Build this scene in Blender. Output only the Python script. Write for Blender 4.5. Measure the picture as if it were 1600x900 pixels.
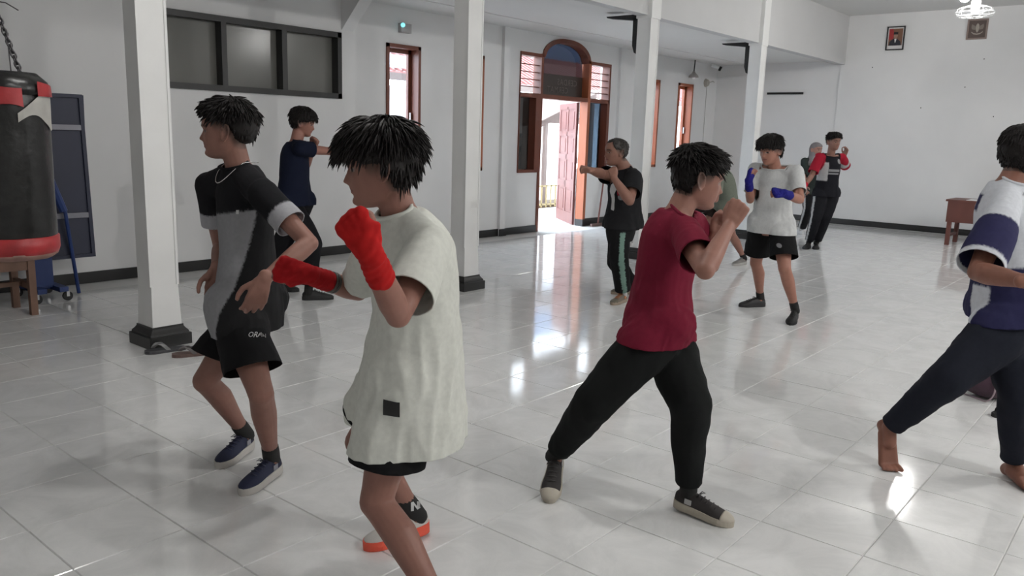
import bpy, bmesh, math, random
from mathutils import Vector, Matrix, noise, kdtree
from mathutils.bvhtree import BVHTree
for _o in list(bpy.data.objects): bpy.data.objects.remove(_o)
scn = bpy.context.scene
COL = scn.collection
V = Vector
PI = math.pi

# ---------------------------------------------------------------- camera
cam_d = bpy.data.cameras.new('camera'); cam = bpy.data.objects.new('camera', cam_d); COL.objects.link(cam)
cam_d.sensor_width = 36; cam_d.lens = 28.556; cam_d.clip_end = 200
YAW, PITCH, ROLL = math.radians(39.694), math.radians(10.761), math.radians(-1.763)
_f = V((math.cos(YAW)*math.cos(PITCH), math.sin(YAW)*math.cos(PITCH), -math.sin(PITCH)))
_r = V((math.sin(YAW), -math.cos(YAW), 0)); _d = _f.cross(_r)
_r2 = math.cos(ROLL)*_r + math.sin(ROLL)*_d; _d2 = -math.sin(ROLL)*_r + math.cos(ROLL)*_d
cam.matrix_world = Matrix(((_r2.x, -_d2.x, -_f.x, 0), (_r2.y, -_d2.y, -_f.y, 0), (_r2.z, -_d2.z, -_f.z, 1.513), (0, 0, 0, 1)))
scn.camera = cam

# ---------------------------------------------------------------- sky, exposure
w = bpy.data.worlds.new('sky'); scn.world = w; w.use_nodes = True
bg = w.node_tree.nodes['Background']; bg.inputs[0].default_value = (0.80, 0.90, 1.0, 1); bg.inputs[1].default_value = 10.0
scn.view_settings.view_transform = 'Standard'; scn.view_settings.look = 'None'
scn.view_settings.gamma = 1; scn.view_settings.use_curve_mapping = False
scn.view_settings.exposure = 0.0
LAMPS = [(2.5, 2.6, 3.63, 360), (12.2, 2.65, 3.45, 370), (2.9, -2.6, 3.63, 1050), (7.4, -2.6, 3.63, 1450), (12.2, -2.6, 3.63, 480)]      # x, y, z, emission strength of the bulb

# ---------------------------------------------------------------- helpers
def link(name, data, parent=None):
    o = bpy.data.objects.new(name, data); COL.objects.link(o)
    if parent is not None: o.parent = parent
    return o
def tag(o, label=None, cat=None, group=None, kind=None):
    if label: o['label'] = label
    if cat: o['category'] = cat
    if group: o['group'] = group
    if kind: o['kind'] = kind
    return o
def empty(name, loc, label, cat, group=None, rz=0):
    o = link(name, None); o.location = loc; o.rotation_euler = (0, 0, rz); o.empty_display_size = .1
    return tag(o, label, cat, group)
def flush(name, bm, mat, parent=None, smooth=False, world=False):
    """bmesh -> object; with world=True the coordinates are world ones although the parent is moved"""
    bmesh.ops.recalc_face_normals(bm, faces=bm.faces)
    if world and parent is not None: bm.transform(wmat(parent).inverted())
    me = bpy.data.meshes.new(name); bm.to_mesh(me); bm.free()
    if smooth:
        for p in me.polygons: p.use_smooth = True
    if mat: me.materials.append(mat)
    return link(name, me, parent)
def wmat(o):
    m = Matrix.LocRotScale(o.location, o.rotation_euler, o.scale)
    return wmat(o.parent) @ m if o.parent else m
def box(bm, c, s, rot=None):
    m = Matrix.Translation(c)
    if rot is not None: m = m @ (rot if isinstance(rot, Matrix) else Matrix.Rotation(rot, 4, 'Z'))
    m = m @ Matrix.Diagonal((s[0], s[1], s[2], 1))
    return bmesh.ops.create_cube(bm, size=1, matrix=m)['verts']
def boxb(bm, a, b):
    a = V(a); b = V(b); box(bm, (a+b)/2, (abs(b.x-a.x), abs(b.y-a.y), abs(b.z-a.z)))
def frame_of(d, hint=None):
    d = d.normalized()
    h = hint if hint is not None else (V((0, 0, 1)) if abs(d.z) < .9 else V((1, 0, 0)))
    u = (h - d*h.dot(d))
    if u.length < 1e-5: h = V((.3, 1, .2)); u = h - d*h.dot(d)
    u.normalize(); return u, d.cross(u)
def loft(bm, rings, cap=True):
    vr = [[bm.verts.new(p) for p in r] for r in rings]; n = len(vr[0])
    for a, b in zip(vr, vr[1:]):
        for i in range(n): bm.faces.new((a[i], a[(i+1) % n], b[(i+1) % n], b[i]))
    if cap:
        bm.faces.new(list(reversed(vr[0]))); bm.faces.new(vr[-1])
    return vr
def ellring(c, u, v, a, b, n=14):
    return [c + u*(a*math.cos(2*PI*i/n)) + v*(b*math.sin(2*PI*i/n)) for i in range(n)]
def interp(tab, t):
    if t <= tab[0][0]: return tab[0][1:]
    for p, q in zip(tab, tab[1:]):
        if t <= q[0]:
            k = (t-p[0])/(q[0]-p[0]); k = k*k*(3-2*k) if len(p) > 5 else k
            return tuple(a+(b-a)*k for a, b in zip(p[1:], q[1:]))
    return tab[-1][1:]
def seg(bm, a, b, prof, n=14, flat=1.0, hint=None, off=None, steps=10):
    """limb segment a->b, prof = [(t, radius)], rounded ends; flat scales the second axis; off = (vector, [(t, amount)])"""
    d = b-a; L = d.length; u, v = frame_of(d, hint); dn = d/L
    rings = []
    r0 = interp(prof, prof[0][0])[0]; r1 = interp(prof, prof[-1][0])[0]; t0 = prof[0][0]; t1 = prof[-1][0]
    for k in (80, 55, 30):
        an = math.radians(k); rings.append(ellring(a+d*t0-dn*(r0*math.sin(an)*.8), u, v, r0*math.cos(an), r0*math.cos(an)*flat, n))
    for i in range(steps+1):
        t = t0+(t1-t0)*i/steps; r = interp(prof, t)[0]; c = a+d*t
        if off: c = c+off[0]*interp(off[1], t)[0]
        rings.append(ellring(c, u, v, r, r*flat, n))
    for k in (30, 55, 80):
        an = math.radians(k); rings.append(ellring(a+d*t1+dn*(r1*math.sin(an)*.8), u, v, r1*math.cos(an), r1*math.cos(an)*flat, n))
    loft(bm, rings)
def ball(bm, c, r, sc=(1, 1, 1), m=None, seg_=14):
    mm = Matrix.Translation(c)
    if m is not None: mm = mm @ m
    bmesh.ops.create_uvsphere(bm, u_segments=seg_, v_segments=max(6, seg_//2+1), radius=r, matrix=mm @ Matrix.Diagonal((*sc, 1)))
def wire(bm, pts, r, n=8, closed=False):
    rings = []; N = len(pts)
    up = None
    for i, p in enumerate(pts):
        a = pts[(i-1) % N] if (closed or i > 0) else pts[i]; b = pts[(i+1) % N] if (closed or i < N-1) else pts[i]
        d = (b-a).normalized(); u, v = frame_of(d, up); up = u
        rr = r[i] if isinstance(r, (list, tuple)) else r
        rings.append(ellring(p, u, v, rr, rr, n))
    if closed:
        vr = [[bm.verts.new(p) for p in q] for q in rings]
        for a, b in zip(vr, vr[1:]+vr[:1]):
            for i in range(n): bm.faces.new((a[i], a[(i+1) % n], b[(i+1) % n], b[i]))
    else: loft(bm, rings)
def prism(bm, poly, d):
    """extrude planar polygon (list of Vectors) by vector d"""
    a = [bm.verts.new(p) for p in poly]; b = [bm.verts.new(p+d) for p in poly]; n = len(a)
    bm.faces.new(list(reversed(a))); bm.faces.new(b)
    for i in range(n): bm.faces.new((a[i], a[(i+1) % n], b[(i+1) % n], b[i]))
def text_mesh(body, size, extrude=.001, spacing=1.0, line=1.0, align='CENTER'):
    c = bpy.data.curves.new('txt', 'FONT'); c.body = body; c.size = size; c.extrude = extrude; c.align_x = align; c.align_y = 'CENTER'
    c.space_character = spacing; c.space_line = line; c.resolution_u = 2
    o = bpy.data.objects.new('txt', c); COL.objects.link(o)
    dg = bpy.context.evaluated_depsgraph_get(); me = bpy.data.meshes.new_from_object(o.evaluated_get(dg))
    bpy.data.objects.remove(o); bpy.data.curves.remove(c)
    return me
def copy_tree(o, parent=None):
    c = o.copy(); COL.objects.link(c); c.parent = parent
    for ch in list(o.children): copy_tree(ch, c)
    return c

# ---------------------------------------------------------------- materials
def mat(name, col, rough=.6, metal=0, nz=None, bump=None, spec=.5, attr=None, emit=None):
    m = bpy.data.materials.new(name); m.use_nodes = True; nt = m.node_tree; b = nt.nodes['Principled BSDF']
    b.inputs['Base Color'].default_value = (*col, 1); b.inputs['Roughness'].default_value = rough; b.inputs['Metallic'].default_value = metal
    b.inputs['Specular IOR Level'].default_value = spec
    src = None
    if attr:
        a = nt.nodes.new('ShaderNodeAttribute'); a.attribute_name = attr; src = a.outputs['Color']
        nt.links.new(src, b.inputs['Base Color'])
    tc = None
    if nz or bump: tc = nt.nodes.new('ShaderNodeTexCoord')
    if nz:   # (scale, amount[, stretch]) : soft tonal variation of the colour
        n = nt.nodes.new('ShaderNodeTexNoise'); n.inputs['Scale'].default_value = nz[0]; n.inputs['Detail'].default_value = 6
        if len(nz) > 2:
            mp = nt.nodes.new('ShaderNodeMapping'); mp.inputs['Scale'].default_value = nz[2]
            nt.links.new(tc.outputs['Object'], mp.inputs['Vector']); nt.links.new(mp.outputs[0], n.inputs['Vector'])
        else: nt.links.new(tc.outputs['Object'], n.inputs['Vector'])
        mr = nt.nodes.new('ShaderNodeMapRange'); mr.inputs[1].default_value = .3; mr.inputs[2].default_value = .7
        mr.inputs[3].default_value = 1-nz[1]; mr.inputs[4].default_value = 1+nz[1]*.4
        nt.links.new(n.outputs['Fac'], mr.inputs[0])
        mx = nt.nodes.new('ShaderNodeMix'); mx.data_type = 'RGBA'; mx.blend_type = 'MULTIPLY'; mx.inputs[0].default_value = 1
        if src is not None: nt.links.new(src, mx.inputs[6])
        else: mx.inputs[6].default_value = (*col, 1)
        nt.links.new(mr.outputs[0], mx.inputs[7]); nt.links.new(mx.outputs[2], b.inputs['Base Color'])
    if bump:
        n = nt.nodes.new('ShaderNodeTexNoise'); n.inputs['Scale'].default_value = bump[0]; n.inputs['Detail'].default_value = 4
        nt.links.new(tc.outputs['Object'], n.inputs['Vector'])
        bp = nt.nodes.new('ShaderNodeBump'); bp.inputs['Strength'].default_value = bump[1]; bp.inputs['Distance'].default_value = bump[2]
        nt.links.new(n.outputs['Fac'], bp.inputs['Height']); nt.links.new(bp.outputs[0], b.inputs['Normal'])
    if emit:
        b.inputs['Emission Color'].default_value = (*emit[0], 1); b.inputs['Emission Strength'].default_value = emit[1]
    return m
def glass_mat(name, tint=(1, 1, 1), refl=.08):
    m = bpy.data.materials.new(name); m.use_nodes = True; nt = m.node_tree; nt.nodes.clear()
    out = nt.nodes.new('ShaderNodeOutputMaterial'); mx = nt.nodes.new('ShaderNodeMixShader'); mx.inputs[0].default_value = refl
    t = nt.nodes.new('ShaderNodeBsdfTransparent'); t.inputs[0].default_value = (*tint, 1)
    g = nt.nodes.new('ShaderNodeBsdfGlossy'); g.inputs['Roughness'].default_value = .02
    nt.links.new(t.outputs[0], mx.inputs[1]); nt.links.new(g.outputs[0], mx.inputs[2]); nt.links.new(mx.outputs[0], out.inputs[0])
    return m
MT = {}
MT['wall'] = mat('wall_paint', (.76, .76, .76), .75, nz=(.8, .07), bump=(60, .15, .002))
MT['col'] = mat('column_paint', (.80, .80, .79), .6, nz=(2.5, .06), bump=(40, .1, .002))
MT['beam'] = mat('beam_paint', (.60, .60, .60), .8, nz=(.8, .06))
MT['ceil'] = mat('ceiling_paint', (.72, .72, .71), .8, nz=(.6, .04))
MT['black'] = mat('black_gloss_trim', (.018, .018, .018), .35)
MT['blackmatte'] = mat('black_matte', (.015, .015, .016), .6)
MT['brown'] = mat('brown_red_wood', (.16, .045, .025), .42, nz=(6, .25, (1, 1, .15)))
MT['orange'] = mat('orange_brown_wood', (.36, .105, .045), .42, nz=(6, .2, (1, 1, .15)))
MT['doorwood'] = mat('door_wood', (.17, .058, .052), .4, nz=(6, .2, (1, 1, .12)))
MT['glass'] = glass_mat('clear_glass', (.97, .98, 1), .07)
MT['darkglass'] = glass_mat('smoked_glass', (.10, .095, .09), .10)
MT['blueglass'] = glass_mat('tinted_glass', (.20, .24, .28), .08)
MT['fanglass'] = glass_mat('dark_tinted_glass', (.21, .205, .215), .06)
MT['frost'] = mat('grey_obscured_glass', (.17, .17, .155), .16, nz=(1.2, .12))
MT['grout'] = mat('grout', (.50, .50, .49), .8)
MT['steel'] = mat('steel', (.45, .45, .46), .35, .9)
MT['white'] = mat('white_plastic', (.78, .78, .78), .4)

# ================================================================ the setting
XB, YL, YR, XF = 16.0, 7.93, -5.6, -3.0         # back wall, left wall, right wall, wall behind the camera
ZA, ZM, WT = 3.03, 3.83, .20                    # aisle ceiling, hall ceiling, wall thickness
YC = 5.30                                       # hall side of the column row
# ---- floor: grout bed with 40 cm polished tiles
def tile_material():
    m = bpy.data.materials.new('polished_white_tile'); m.use_nodes = True; nt = m.node_tree; b = nt.nodes['Principled BSDF']
    geo = nt.nodes.new('ShaderNodeNewGeometry')
    n = nt.nodes.new('ShaderNodeTexNoise'); n.inputs['Scale'].default_value = 3.2; n.inputs['Detail'].default_value = 9; n.inputs['Roughness'].default_value = .7; n.inputs['Distortion'].default_value = 1.2
    nt.links.new(geo.outputs['Position'], n.inputs['Vector'])
    cr = nt.nodes.new('ShaderNodeValToRGB'); cr.color_ramp.elements[0].position = .32; cr.color_ramp.elements[0].color = (.68, .685, .68, 1)
    cr.color_ramp.elements[1].position = .62; cr.color_ramp.elements[1].color = (.80, .80, .795, 1)
    nt.links.new(n.outputs['Fac'], cr.inputs[0]); nt.links.new(cr.outputs[0], b.inputs['Base Color'])
    b.inputs['Roughness'].default_value = .085; b.inputs['Specular IOR Level'].default_value = .62
    n2 = nt.nodes.new('ShaderNodeTexNoise'); n2.inputs['Scale'].default_value = 4.5; n2.inputs['Detail'].default_value = 2
    nt.links.new(geo.outputs['Position'], n2.inputs['Vector'])
    bp = nt.nodes.new('ShaderNodeBump'); bp.inputs['Strength'].default_value = .05; bp.inputs['Distance'].default_value = .01
    nt.links.new(n2.outputs['Fac'], bp.inputs['Height']); nt.links.new(bp.outputs[0], b.inputs['Normal'])
    return m
MT['tile'] = tile_material()
bm = bmesh.new(); boxb(bm, (XF-.2, YR-.2, -.30), (XB+.2, YL+.2, -.004)); floor = tag(flush('floor', bm, MT['grout']), kind='structure')
TS, GX, GY = .40, .22, .36
def tile_bm(bm, cx, cy, s=TS-.0026, rx=0, ry=0):
    h = s/2; e = .0025
    def z(x, y): return rx*(x-cx)+ry*(y-cy)
    o = [bm.verts.new((cx+a*h, cy+b*h, -.004+z(cx+a*h, cy+b*h))) for a, b in ((-1, -1), (1, -1), (1, 1), (-1, 1))]
    i = [bm.verts.new((cx+a*(h-e), cy+b*(h-e), z(cx+a*h, cy+b*h))) for a, b in ((-1, -1), (1, -1), (1, 1), (-1, 1))]
    bm.faces.new(i)
    for k in range(4): bm.faces.new((o[k], o[(k+1) % 4], i[(k+1) % 4], i[k]))
random.seed(5)
cells = []
for i in range(-9, 40):
    for j in range(-15, 19):
        cx, cy = GX+TS*(i+.5), GY+TS*(j+.5)
        if cx-TS/2 < XF or cx+TS/2 > XB+.01 or cy+TS/2 > YL+.01 or cy-TS/2 < YR: continue
        p = cam.matrix_world.inverted() @ V((cx, cy, 0)); vis = False
        if p.z < -.4:
            u = 800+p.x/-p.z*1269.2; v_ = 450-p.y/-p.z*1269.2
            vis = -90 < u < 1690 and v_ < 1010
        cells.append((0 if vis else 1, -p.z if p.z < 0 else 99, cx, cy))
cells.sort()
bm = bmesh.new(); tile_bm(bm, 0, 0); bmesh.ops.recalc_face_normals(bm, faces=bm.faces); tme = bpy.data.meshes.new('tile'); bm.to_mesh(tme); bm.free(); tme.materials.append(MT['tile'])
for k, (_, _, cx, cy) in enumerate(cells[:300]):
    o = link('tile', tme, floor); o.location = (cx, cy, 0); o.rotation_euler = (random.gauss(0, .0009), random.gauss(0, .0009), 0)
bm = bmesh.new()
for (_, _, cx, cy) in cells[300:]: tile_bm(bm, cx, cy, rx=random.gauss(0, .0009), ry=random.gauss(0, .0009))
tag(flush('tile_field', bm, MT['tile'], floor), kind='stuff')

# ---- left wall with openings
def cell_wall(name, y0, y1, xs, zs, holes, matr):
    """wall slab between y0 and y1, holes = [(x0,x1,z0,z1)]"""
    X = sorted(set([xs[0], xs[1]]+[h[i] for h in holes for i in (0, 1)])); Z = sorted(set([zs[0], zs[1]]+[h[i] for h in holes for i in (2, 3)]))
    def solid(i, j):
        if not (0 <= i < len(X)-1 and 0 <= j < len(Z)-1): return False
        x = (X[i]+X[i+1])/2; z = (Z[j]+Z[j+1])/2
        return not any(h[0] < x < h[1] and h[2] < z < h[3] for h in holes)
    bm = bmesh.new()
    def q(*p): bm.faces.new([bm.verts.new(a) for a in p])
    for i in range(len(X)-1):
        for j in range(len(Z)-1):
            if not solid(i, j): continue
            a, b, c, d = X[i], X[i+1], Z[j], Z[j+1]
            q((a, y0, c), (b, y0, c), (b, y0, d), (a, y0, d)); q((a, y1, c), (a, y1, d), (b, y1, d), (b, y1, c))
            if not solid(i-1, j): q((a, y0, c), (a, y0, d), (a, y1, d), (a, y1, c))
            if not solid(i+1, j): q((b, y0, c), (b, y1, c), (b, y1, d), (b, y0, d))
            if not solid(i, j-1): q((a, y0, c), (a, y1, c), (b, y1, c), (b, y0, c))
            if not solid(i, j+1): q((a, y0, d), (b, y0, d), (b, y1, d), (a, y1, d))
    bmesh.ops.remove_doubles(bm, verts=bm.verts, dist=1e-5)
    return bm
SLOT = [(6.967, 7.549), (8.195, 8.777), (13.09, 13.672), (14.385, 14.972)]
holes = [(a, b, .975, 2.572) for a, b in SLOT] + [(4.0, 6.262, 1.855, 2.61)]
holes += [(9.578, 10.085, .965, 2.715), (10.085, 11.415, 0, 3.0), (11.415, 12.003, .965, 2.715)]
bm = cell_wall('wall_left', YL, YL+WT, (XF, XB+.2), (-.3, ZM+.3), holes, None)
ACX, ARW, AZ0, AZ1 = 10.75, .665, 2.66, 2.995
def archz(x, w, r): 
    k = min(1, abs(x-ACX)/w); return AZ0+r*(1-k**2.4)**(1/1.9)
pts = [ACX-ARW+2*ARW*i/28 for i in range(29)]
for a, b in zip(pts, pts[1:]):       # spandrels of the arch
    za, zb = archz(a, ARW, AZ1-AZ0), archz(b, ARW, AZ1-AZ0)
    prism(bm, [V((a, YL, za)), V((b, YL, zb)), V((b, YL, 3.001)), V((a, YL, 3.001))], V((0, WT, 0)))
wall_left = tag(flush('wall_left', bm, MT['wall']), kind='structure')
bm = bmesh.new(); boxb(bm, (9.165, YL-.05, 0), (9.275, YL, ZA)); boxb(bm, (12.25, YL-.05, 0), (12.42, YL, ZA))
tag(flush('pilaster', bm, MT['wall'], wall_left))
# haunch: raking bracket under a roof tie at the end of the high window
bm = bmesh.new(); prism(bm, [V((6.28, YL, 2.64)), V((6.28, YL, 3.4)), V((6.28, 7.2, 3.4)), V((6.28, 7.2, 3.33))], V((.17, 0, 0)))
hm = tag(flush('trim_4', bm, MT['wall']), kind='structure')

bm = bmesh.new()
for y, z in ((3.055, 2.99), (3.29, 2.53), (3.95, 2.18), (2.80, 2.04), (4.85, 2.9)): box(bm, V((XB-.035, y, z)), (.006, .014, .018))
NAILS = bm
# ---- other walls and ceilings
def slab(name, a, b, m, label=None):
    bm = bmesh.new(); boxb(bm, a, b); return tag(flush(name, bm, MT[m]), kind='structure')
wall_back = slab('wall_back', (XB, YR-.2, -.3), (XB+.2, YL+.2, ZM+.3), 'wall')
bm = bmesh.new(); boxb(bm, (XB-.03, YR, 0), (XB, 5.43, ZM)); flush('wall_panel', bm, MT['wall'], wall_back); flush('nails', NAILS, MT['blackmatte'], wall_back)
slab('wall_right', (XF-.2, YR-.2, -.3), (XB+.2, YR, ZM+.3), 'wall')
slab('wall_front', (XF-.2, YR-.2, -.3), (XF, YL+.2, ZM+.3), 'wall')
slab('ceiling', (XF-.2, YR-.2, ZM), (XB+.2, YL+.4, ZM+.2), 'ceil')
# low aisle ceiling from the haunch to the back wall, open above the first bays
aisle = slab('ceiling_aisle', (6.45, YC+.06, ZA), (XB, YL, ZA+.12), 'ceil')
bm = bmesh.new(); boxb(bm, (6.45, 7.29, ZA-.012), (XB, YL, ZA)); flush('cornice', bm, MT['ceil'], aisle)
slab('ceiling_bay', (XF, YC+.06, 3.42), (6.45, YL, 3.5), 'ceil')
# beam carried by the columns
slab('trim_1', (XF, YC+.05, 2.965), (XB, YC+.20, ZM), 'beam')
# baseboards
def baseboard(name, segs, m='black'):
    bm = bmesh.new()
    for a, b in segs: boxb(bm, a, b)
    return tag(flush(name, bm, MT[m]), kind='structure')
baseboard('baseboard_left', [((XF, YL-.018, 0), (9.165, YL, .105)), ((9.147, YL-.068, 0), (9.293, YL-.05, .105)), ((9.293, YL-.018, 0), (10.085, YL, .105)),
          ((11.40, YL-.02, 0), (12.25, YL, .125)), ((12.232, YL-.068, 0), (12.438, YL-.05, .105)), ((12.438, YL-.018, 0), (XB-.03, YL, .105))])
baseboard('baseboard_back', [((XB-.048, YR, 0), (XB-.03, 5.43, .105)), ((XB-.018, 5.43, 0), (XB, YL, .105))])

# ---- columns on black stepped plinths
COLX = [2.585, 5.665, 8.86, 12.09]
def column(x, label):
    e = empty('column', (x+.09, YC+.10, 0), label, 'column', 'square columns along the aisle')
    bm = bmesh.new(); a = .094
    boxb(bm, (-a, -a, .08), (a, a, 2.93)); flush('shaft', bm, MT['col'], e)
    bm = bmesh.new(); boxb(bm, (-a-.012, -a-.012, .08), (a+.012, a+.012, .42)); 
    bmesh.ops.delete(bm, geom=[], context='VERTS')
    for v in bm.verts:
        if v.co.z > .3: v.co.x *= a/(a+.012)*1.001; v.co.y *= a/(a+.012)*1.001
    flush('foot', bm, MT['col'], e)
    bm = bmesh.new(); boxb(bm, (-a-.014, -a-.014, 2.93), (a+.014, a+.014, ZM)); flush('head_block', bm, MT['col'], e)
    for sx in (-1, 1):      # raised corner fillets
        bm = bmesh.new(); boxb(bm, (sx*a-.012, -a-.006, .42), (sx*a+.012-.006*sx, -a, 2.93)); flush('fillet', bm, MT['col'], e)
    bm = bmesh.new()
    rings = [(.150, 0), (.150, .078), (.146, .082), (.138, .082), (.136, .095), (.122, .112), (.112, .128), (.112, .140)]
    loft(bm, [[V((sx*r, sy*r, z)) for sx, sy in ((-1, -1), (1, -1), (1, 1), (-1, 1))] for r, z in rings]); flush('plinth', bm, MT['black'], e)
    return e
for x, l in zip(COLX, ['white square column beside the hanging punching bag, slippers at its plinth', 'white square column on a black plinth behind the boy in the long white t-shirt',
                       'white square column behind the man in the black printed t-shirt', 'white square column behind the boy with blue hand wraps']):
    column(x, l)
# black corbels in the corner of column and aisle ceiling
for x, l in ((8.87, 'black L-shaped corbel on the column behind the man in black'), (12.10, 'black L-shaped corbel on the column behind the boy with blue wraps')):
    e = empty('corbel', (x, YC+.205, 2.52), l, 'corbel', 'black corbels under the aisle ceiling')
    bm = bmesh.new(); prism(bm, [V((0, .0, .0)), V((0, .03, .015)), V((0, .06, .10)), V((0, .065, .42)), V((0, 0, .42))], V((.12, 0, 0))); flush('upright', bm, MT['blackmatte'], e)
    bm = bmesh.new(); prism(bm, [V((0, 0, .40)), V((0, .065, .40)), V((0, .44, .445)), V((0, .46, .465)), V((0, .0, .465))], V((.12, 0, 0))); flush('arm', bm, MT['blackmatte'], e)

# ---- high window with three panes
wn = tag(link('window_1', None), kind='structure'); wn.location = (5.13, YL, 1.855)
def part(name, bm, m, parent, **k): return flush(name, bm, MT[m] if isinstance(m, str) else m, parent, world=True, **k)
bm = bmesh.new()
for a, b in (((4.0, YL-.03, 1.855), (6.262, YL+.12, 1.915)), ((4.0, YL-.03, 2.55), (6.262, YL+.12, 2.61)), ((4.0, YL-.03, 1.855), (4.06, YL+.12, 2.61)), ((6.205, YL-.03, 1.855), (6.262, YL+.12, 2.61))): boxb(bm, a, b)
part('window_frame', bm, 'black', wn)
for a, b in ((4.715, 4.775), (5.445, 5.51)):
    bm = bmesh.new(); boxb(bm, (a, YL-.03, 1.915), (b, YL+.12, 2.55)); part('mullion', bm, 'black', wn)
for a, b in ((4.06, 4.715), (4.775, 5.445), (5.51, 6.205)):
    bm = bmesh.new(); boxb(bm, (a, YL+.085, 1.915), (b, YL+.095, 2.55)); part('pane', bm, 'frost', wn)

# ---- slot windows in brown frames
for n, (a, b) in enumerate(SLOT):
    wn = tag(link('window_%d' % (n+2), None), kind='structure'); wn.location = (a+.29, YL, .975); m = 'brown' if n < 1 else 'orange'
    bm = bmesh.new(); z0, z1 = .975, 2.572; t = .045
    for p, q in (((a, YL-.02, z0), (b, YL+WT, z0+t)), ((a, YL-.02, z1-t), (b, YL+WT, z1)), ((a, YL-.02, z0), (a+t, YL+WT, z1)), ((b-t, YL-.02, z0), (b, YL+WT, z1))): boxb(bm, p, q)
    part('window_frame', bm, m, wn)
    bm = bmesh.new(); t2 = .05; y0, y1 = YL+.12, YL+.16
    for p, q in (((a+t, y0, z0+t), (b-t, y1, z0+t+t2)), ((a+t, y0, z1-t-t2), (b-t, y1, z1-t)), ((a+t, y0, z0+t), (a+t+t2, y1, z1-t)), ((b-t-t2, y0, z0+t), (b-t, y1, z1-t))): boxb(bm, p, q)
    part('casement', bm, m, wn)
    bm = bmesh.new(); boxb(bm, (a+t+t2, YL+.137, z0+t+t2), (b-t-t2, YL+.143, z1-t-t2)); part('pane', bm, 'glass', wn)
    bm = bmesh.new(); boxb(bm, (b-t-.035, y0-.03, 1.62), (b-t-.02, y0, 1.74)); part('handle', bm, 'steel', wn)

# ---- entrance: double-width opening, arched fanlight, louvres, sidelights, open leaf
en = tag(link('door_1', None), kind='structure'); en.location = (10.75, YL, 0)
Y0, Y1 = YL-.02, YL+.135
def bar(name, a, b, m='brown', parent=en):
    bm = bmesh.new(); boxb(bm, a, b); return part(name, bm, m, parent)
bar('jamb', (10.075, Y0, 0), (10.13, Y1, 2.72), 'brown'); bar('jamb', (11.345, Y0, .115), (11.415, Y1, 2.72), 'orange'); bar('jamb_foot', (11.34, Y0-.005, 0), (11.42, Y1, .115), 'black')
bar('transom', (10.13, Y0, 2.06), (11.345, Y1, 2.125), 'brown')
bm = bmesh.new(); prev = None      # arched frame
W2 = ARW-.005
outer = [V((ACX-W2+2*W2*i/28, Y0, archz(ACX-W2+2*W2*i/28, W2+.001, AZ1-AZ0))) for i in range(29)]
inner = [V((ACX+(p.x-ACX)*.885, Y0, AZ0-.0+(p.z-AZ0)*.80)) for p in outer]
for i in range(28): prism(bm, [outer[i], outer[i+1], inner[i+1], inner[i]], V((0, .155, 0)))
part('arch_frame', bm, 'brown', en)
bm = bmesh.new(); prism(bm, [V((p.x, YL+.115, p.z)) for p in inner] + [V((11.345, YL+.115, 2.45)), V((10.13, YL+.115, 2.45))], V((0, .006, 0))); part('pane', bm, 'fanglass', en)
bm = bmesh.new(); boxb(bm, (10.13, YL+.11, 2.125), (11.345, YL+.125, 2.455)); pn = part('sign_panel', bm, mat('dark_sign_panel', (.045, .032, .028), .3), en)
for k, (txt, dx, z) in enumerate((('CERDAS', -.13, 2.34), ('CERMAT', .12, 2.215))):
    me = text_mesh(txt, .135, .0015, 1.12); me.materials.append(mat('sign_letters', (.14, .115, .105), .5))
    o = link('lettering', me, pn); o.rotation_euler = (PI/2, 0, 0); o.location = V((10.79-dx, YL+.106, z)) - en.location; o.scale = (-1, 1, 1)
for (a, b) in ((9.578, 10.075), (11.415, 12.003)):
    t = .045; m = 'brown'
    bar('louvre_frame', (a, Y0, 2.665), (b, Y1, 2.715), m); bar('louvre_frame', (a, Y0, 2.06), (b, Y1, 2.125), m)
    if a < 10: bar('louvre_frame', (a, Y0, .965), (a+.012, Y1, 2.665), m)
    else: bar('louvre_frame', (b-t, Y0, .965), (b, Y1, 2.665), m)
    bar('sill', (a, Y0-.01, .93), (b, Y1, .975), m)
    for k in range(4):
        bm = bmesh.new(); box(bm, V(((a+b)/2, YL+.065, 2.225+.108*k)), (b-a-.02, .11, .014), Matrix.Rotation(math.radians(6), 4, 'X')); part('louvre_slat', bm, m, en)
bar('sidelight_stile', (9.97, Y0, .975), (10.075, Y1, 2.06), 'brown'); bar('sidelight_stile', (11.93, Y0, .975), (11.96, Y1, 2.06), 'brown')
bar('pane', (9.59, YL+.11, .975), (9.97, YL+.117, 2.06), 'darkglass'); bar('pane', (11.415, YL+.11, .975), (11.93, YL+.117, 2.06), 'blueglass')
# open leaf swung outwards on the right jamb
leaf = link('door_leaf', None, en); leaf.location = V((11.33, Y1+.03, 0)) - en.location; leaf.rotation_euler = (0, 0, math.radians(51.5))
Lw = 1.10
def lbox(name, a, b, m='doorwood'):
    bm = bmesh.new(); boxb(bm, a, b); return flush(name, bm, MT[m], leaf)
lbox('leaf_board', (0, -.012, .01), (Lw, .012, 2.05))
for a, b in (((0, -.02, .01), (.1, .02, 2.05)), ((Lw-.1, -.02, .01), (Lw, .02, 2.05)), ((Lw/2-.05, -.02, .2), (Lw/2+.05, .02, 2.0)), ((.1, -.02, .01), (Lw-.1, .02, .2)), ((.1, -.02, .62), (Lw-.1, .02, .74)), ((.1, -.02, 1.1), (Lw-.1, .02, 1.19)), ((.1, -.02, 1.5), (Lw-.1, .02, 1.58)), ((.1, -.02, 1.95), (Lw-.1, .02, 2.05))): lbox('leaf_rail', a, b)
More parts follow.
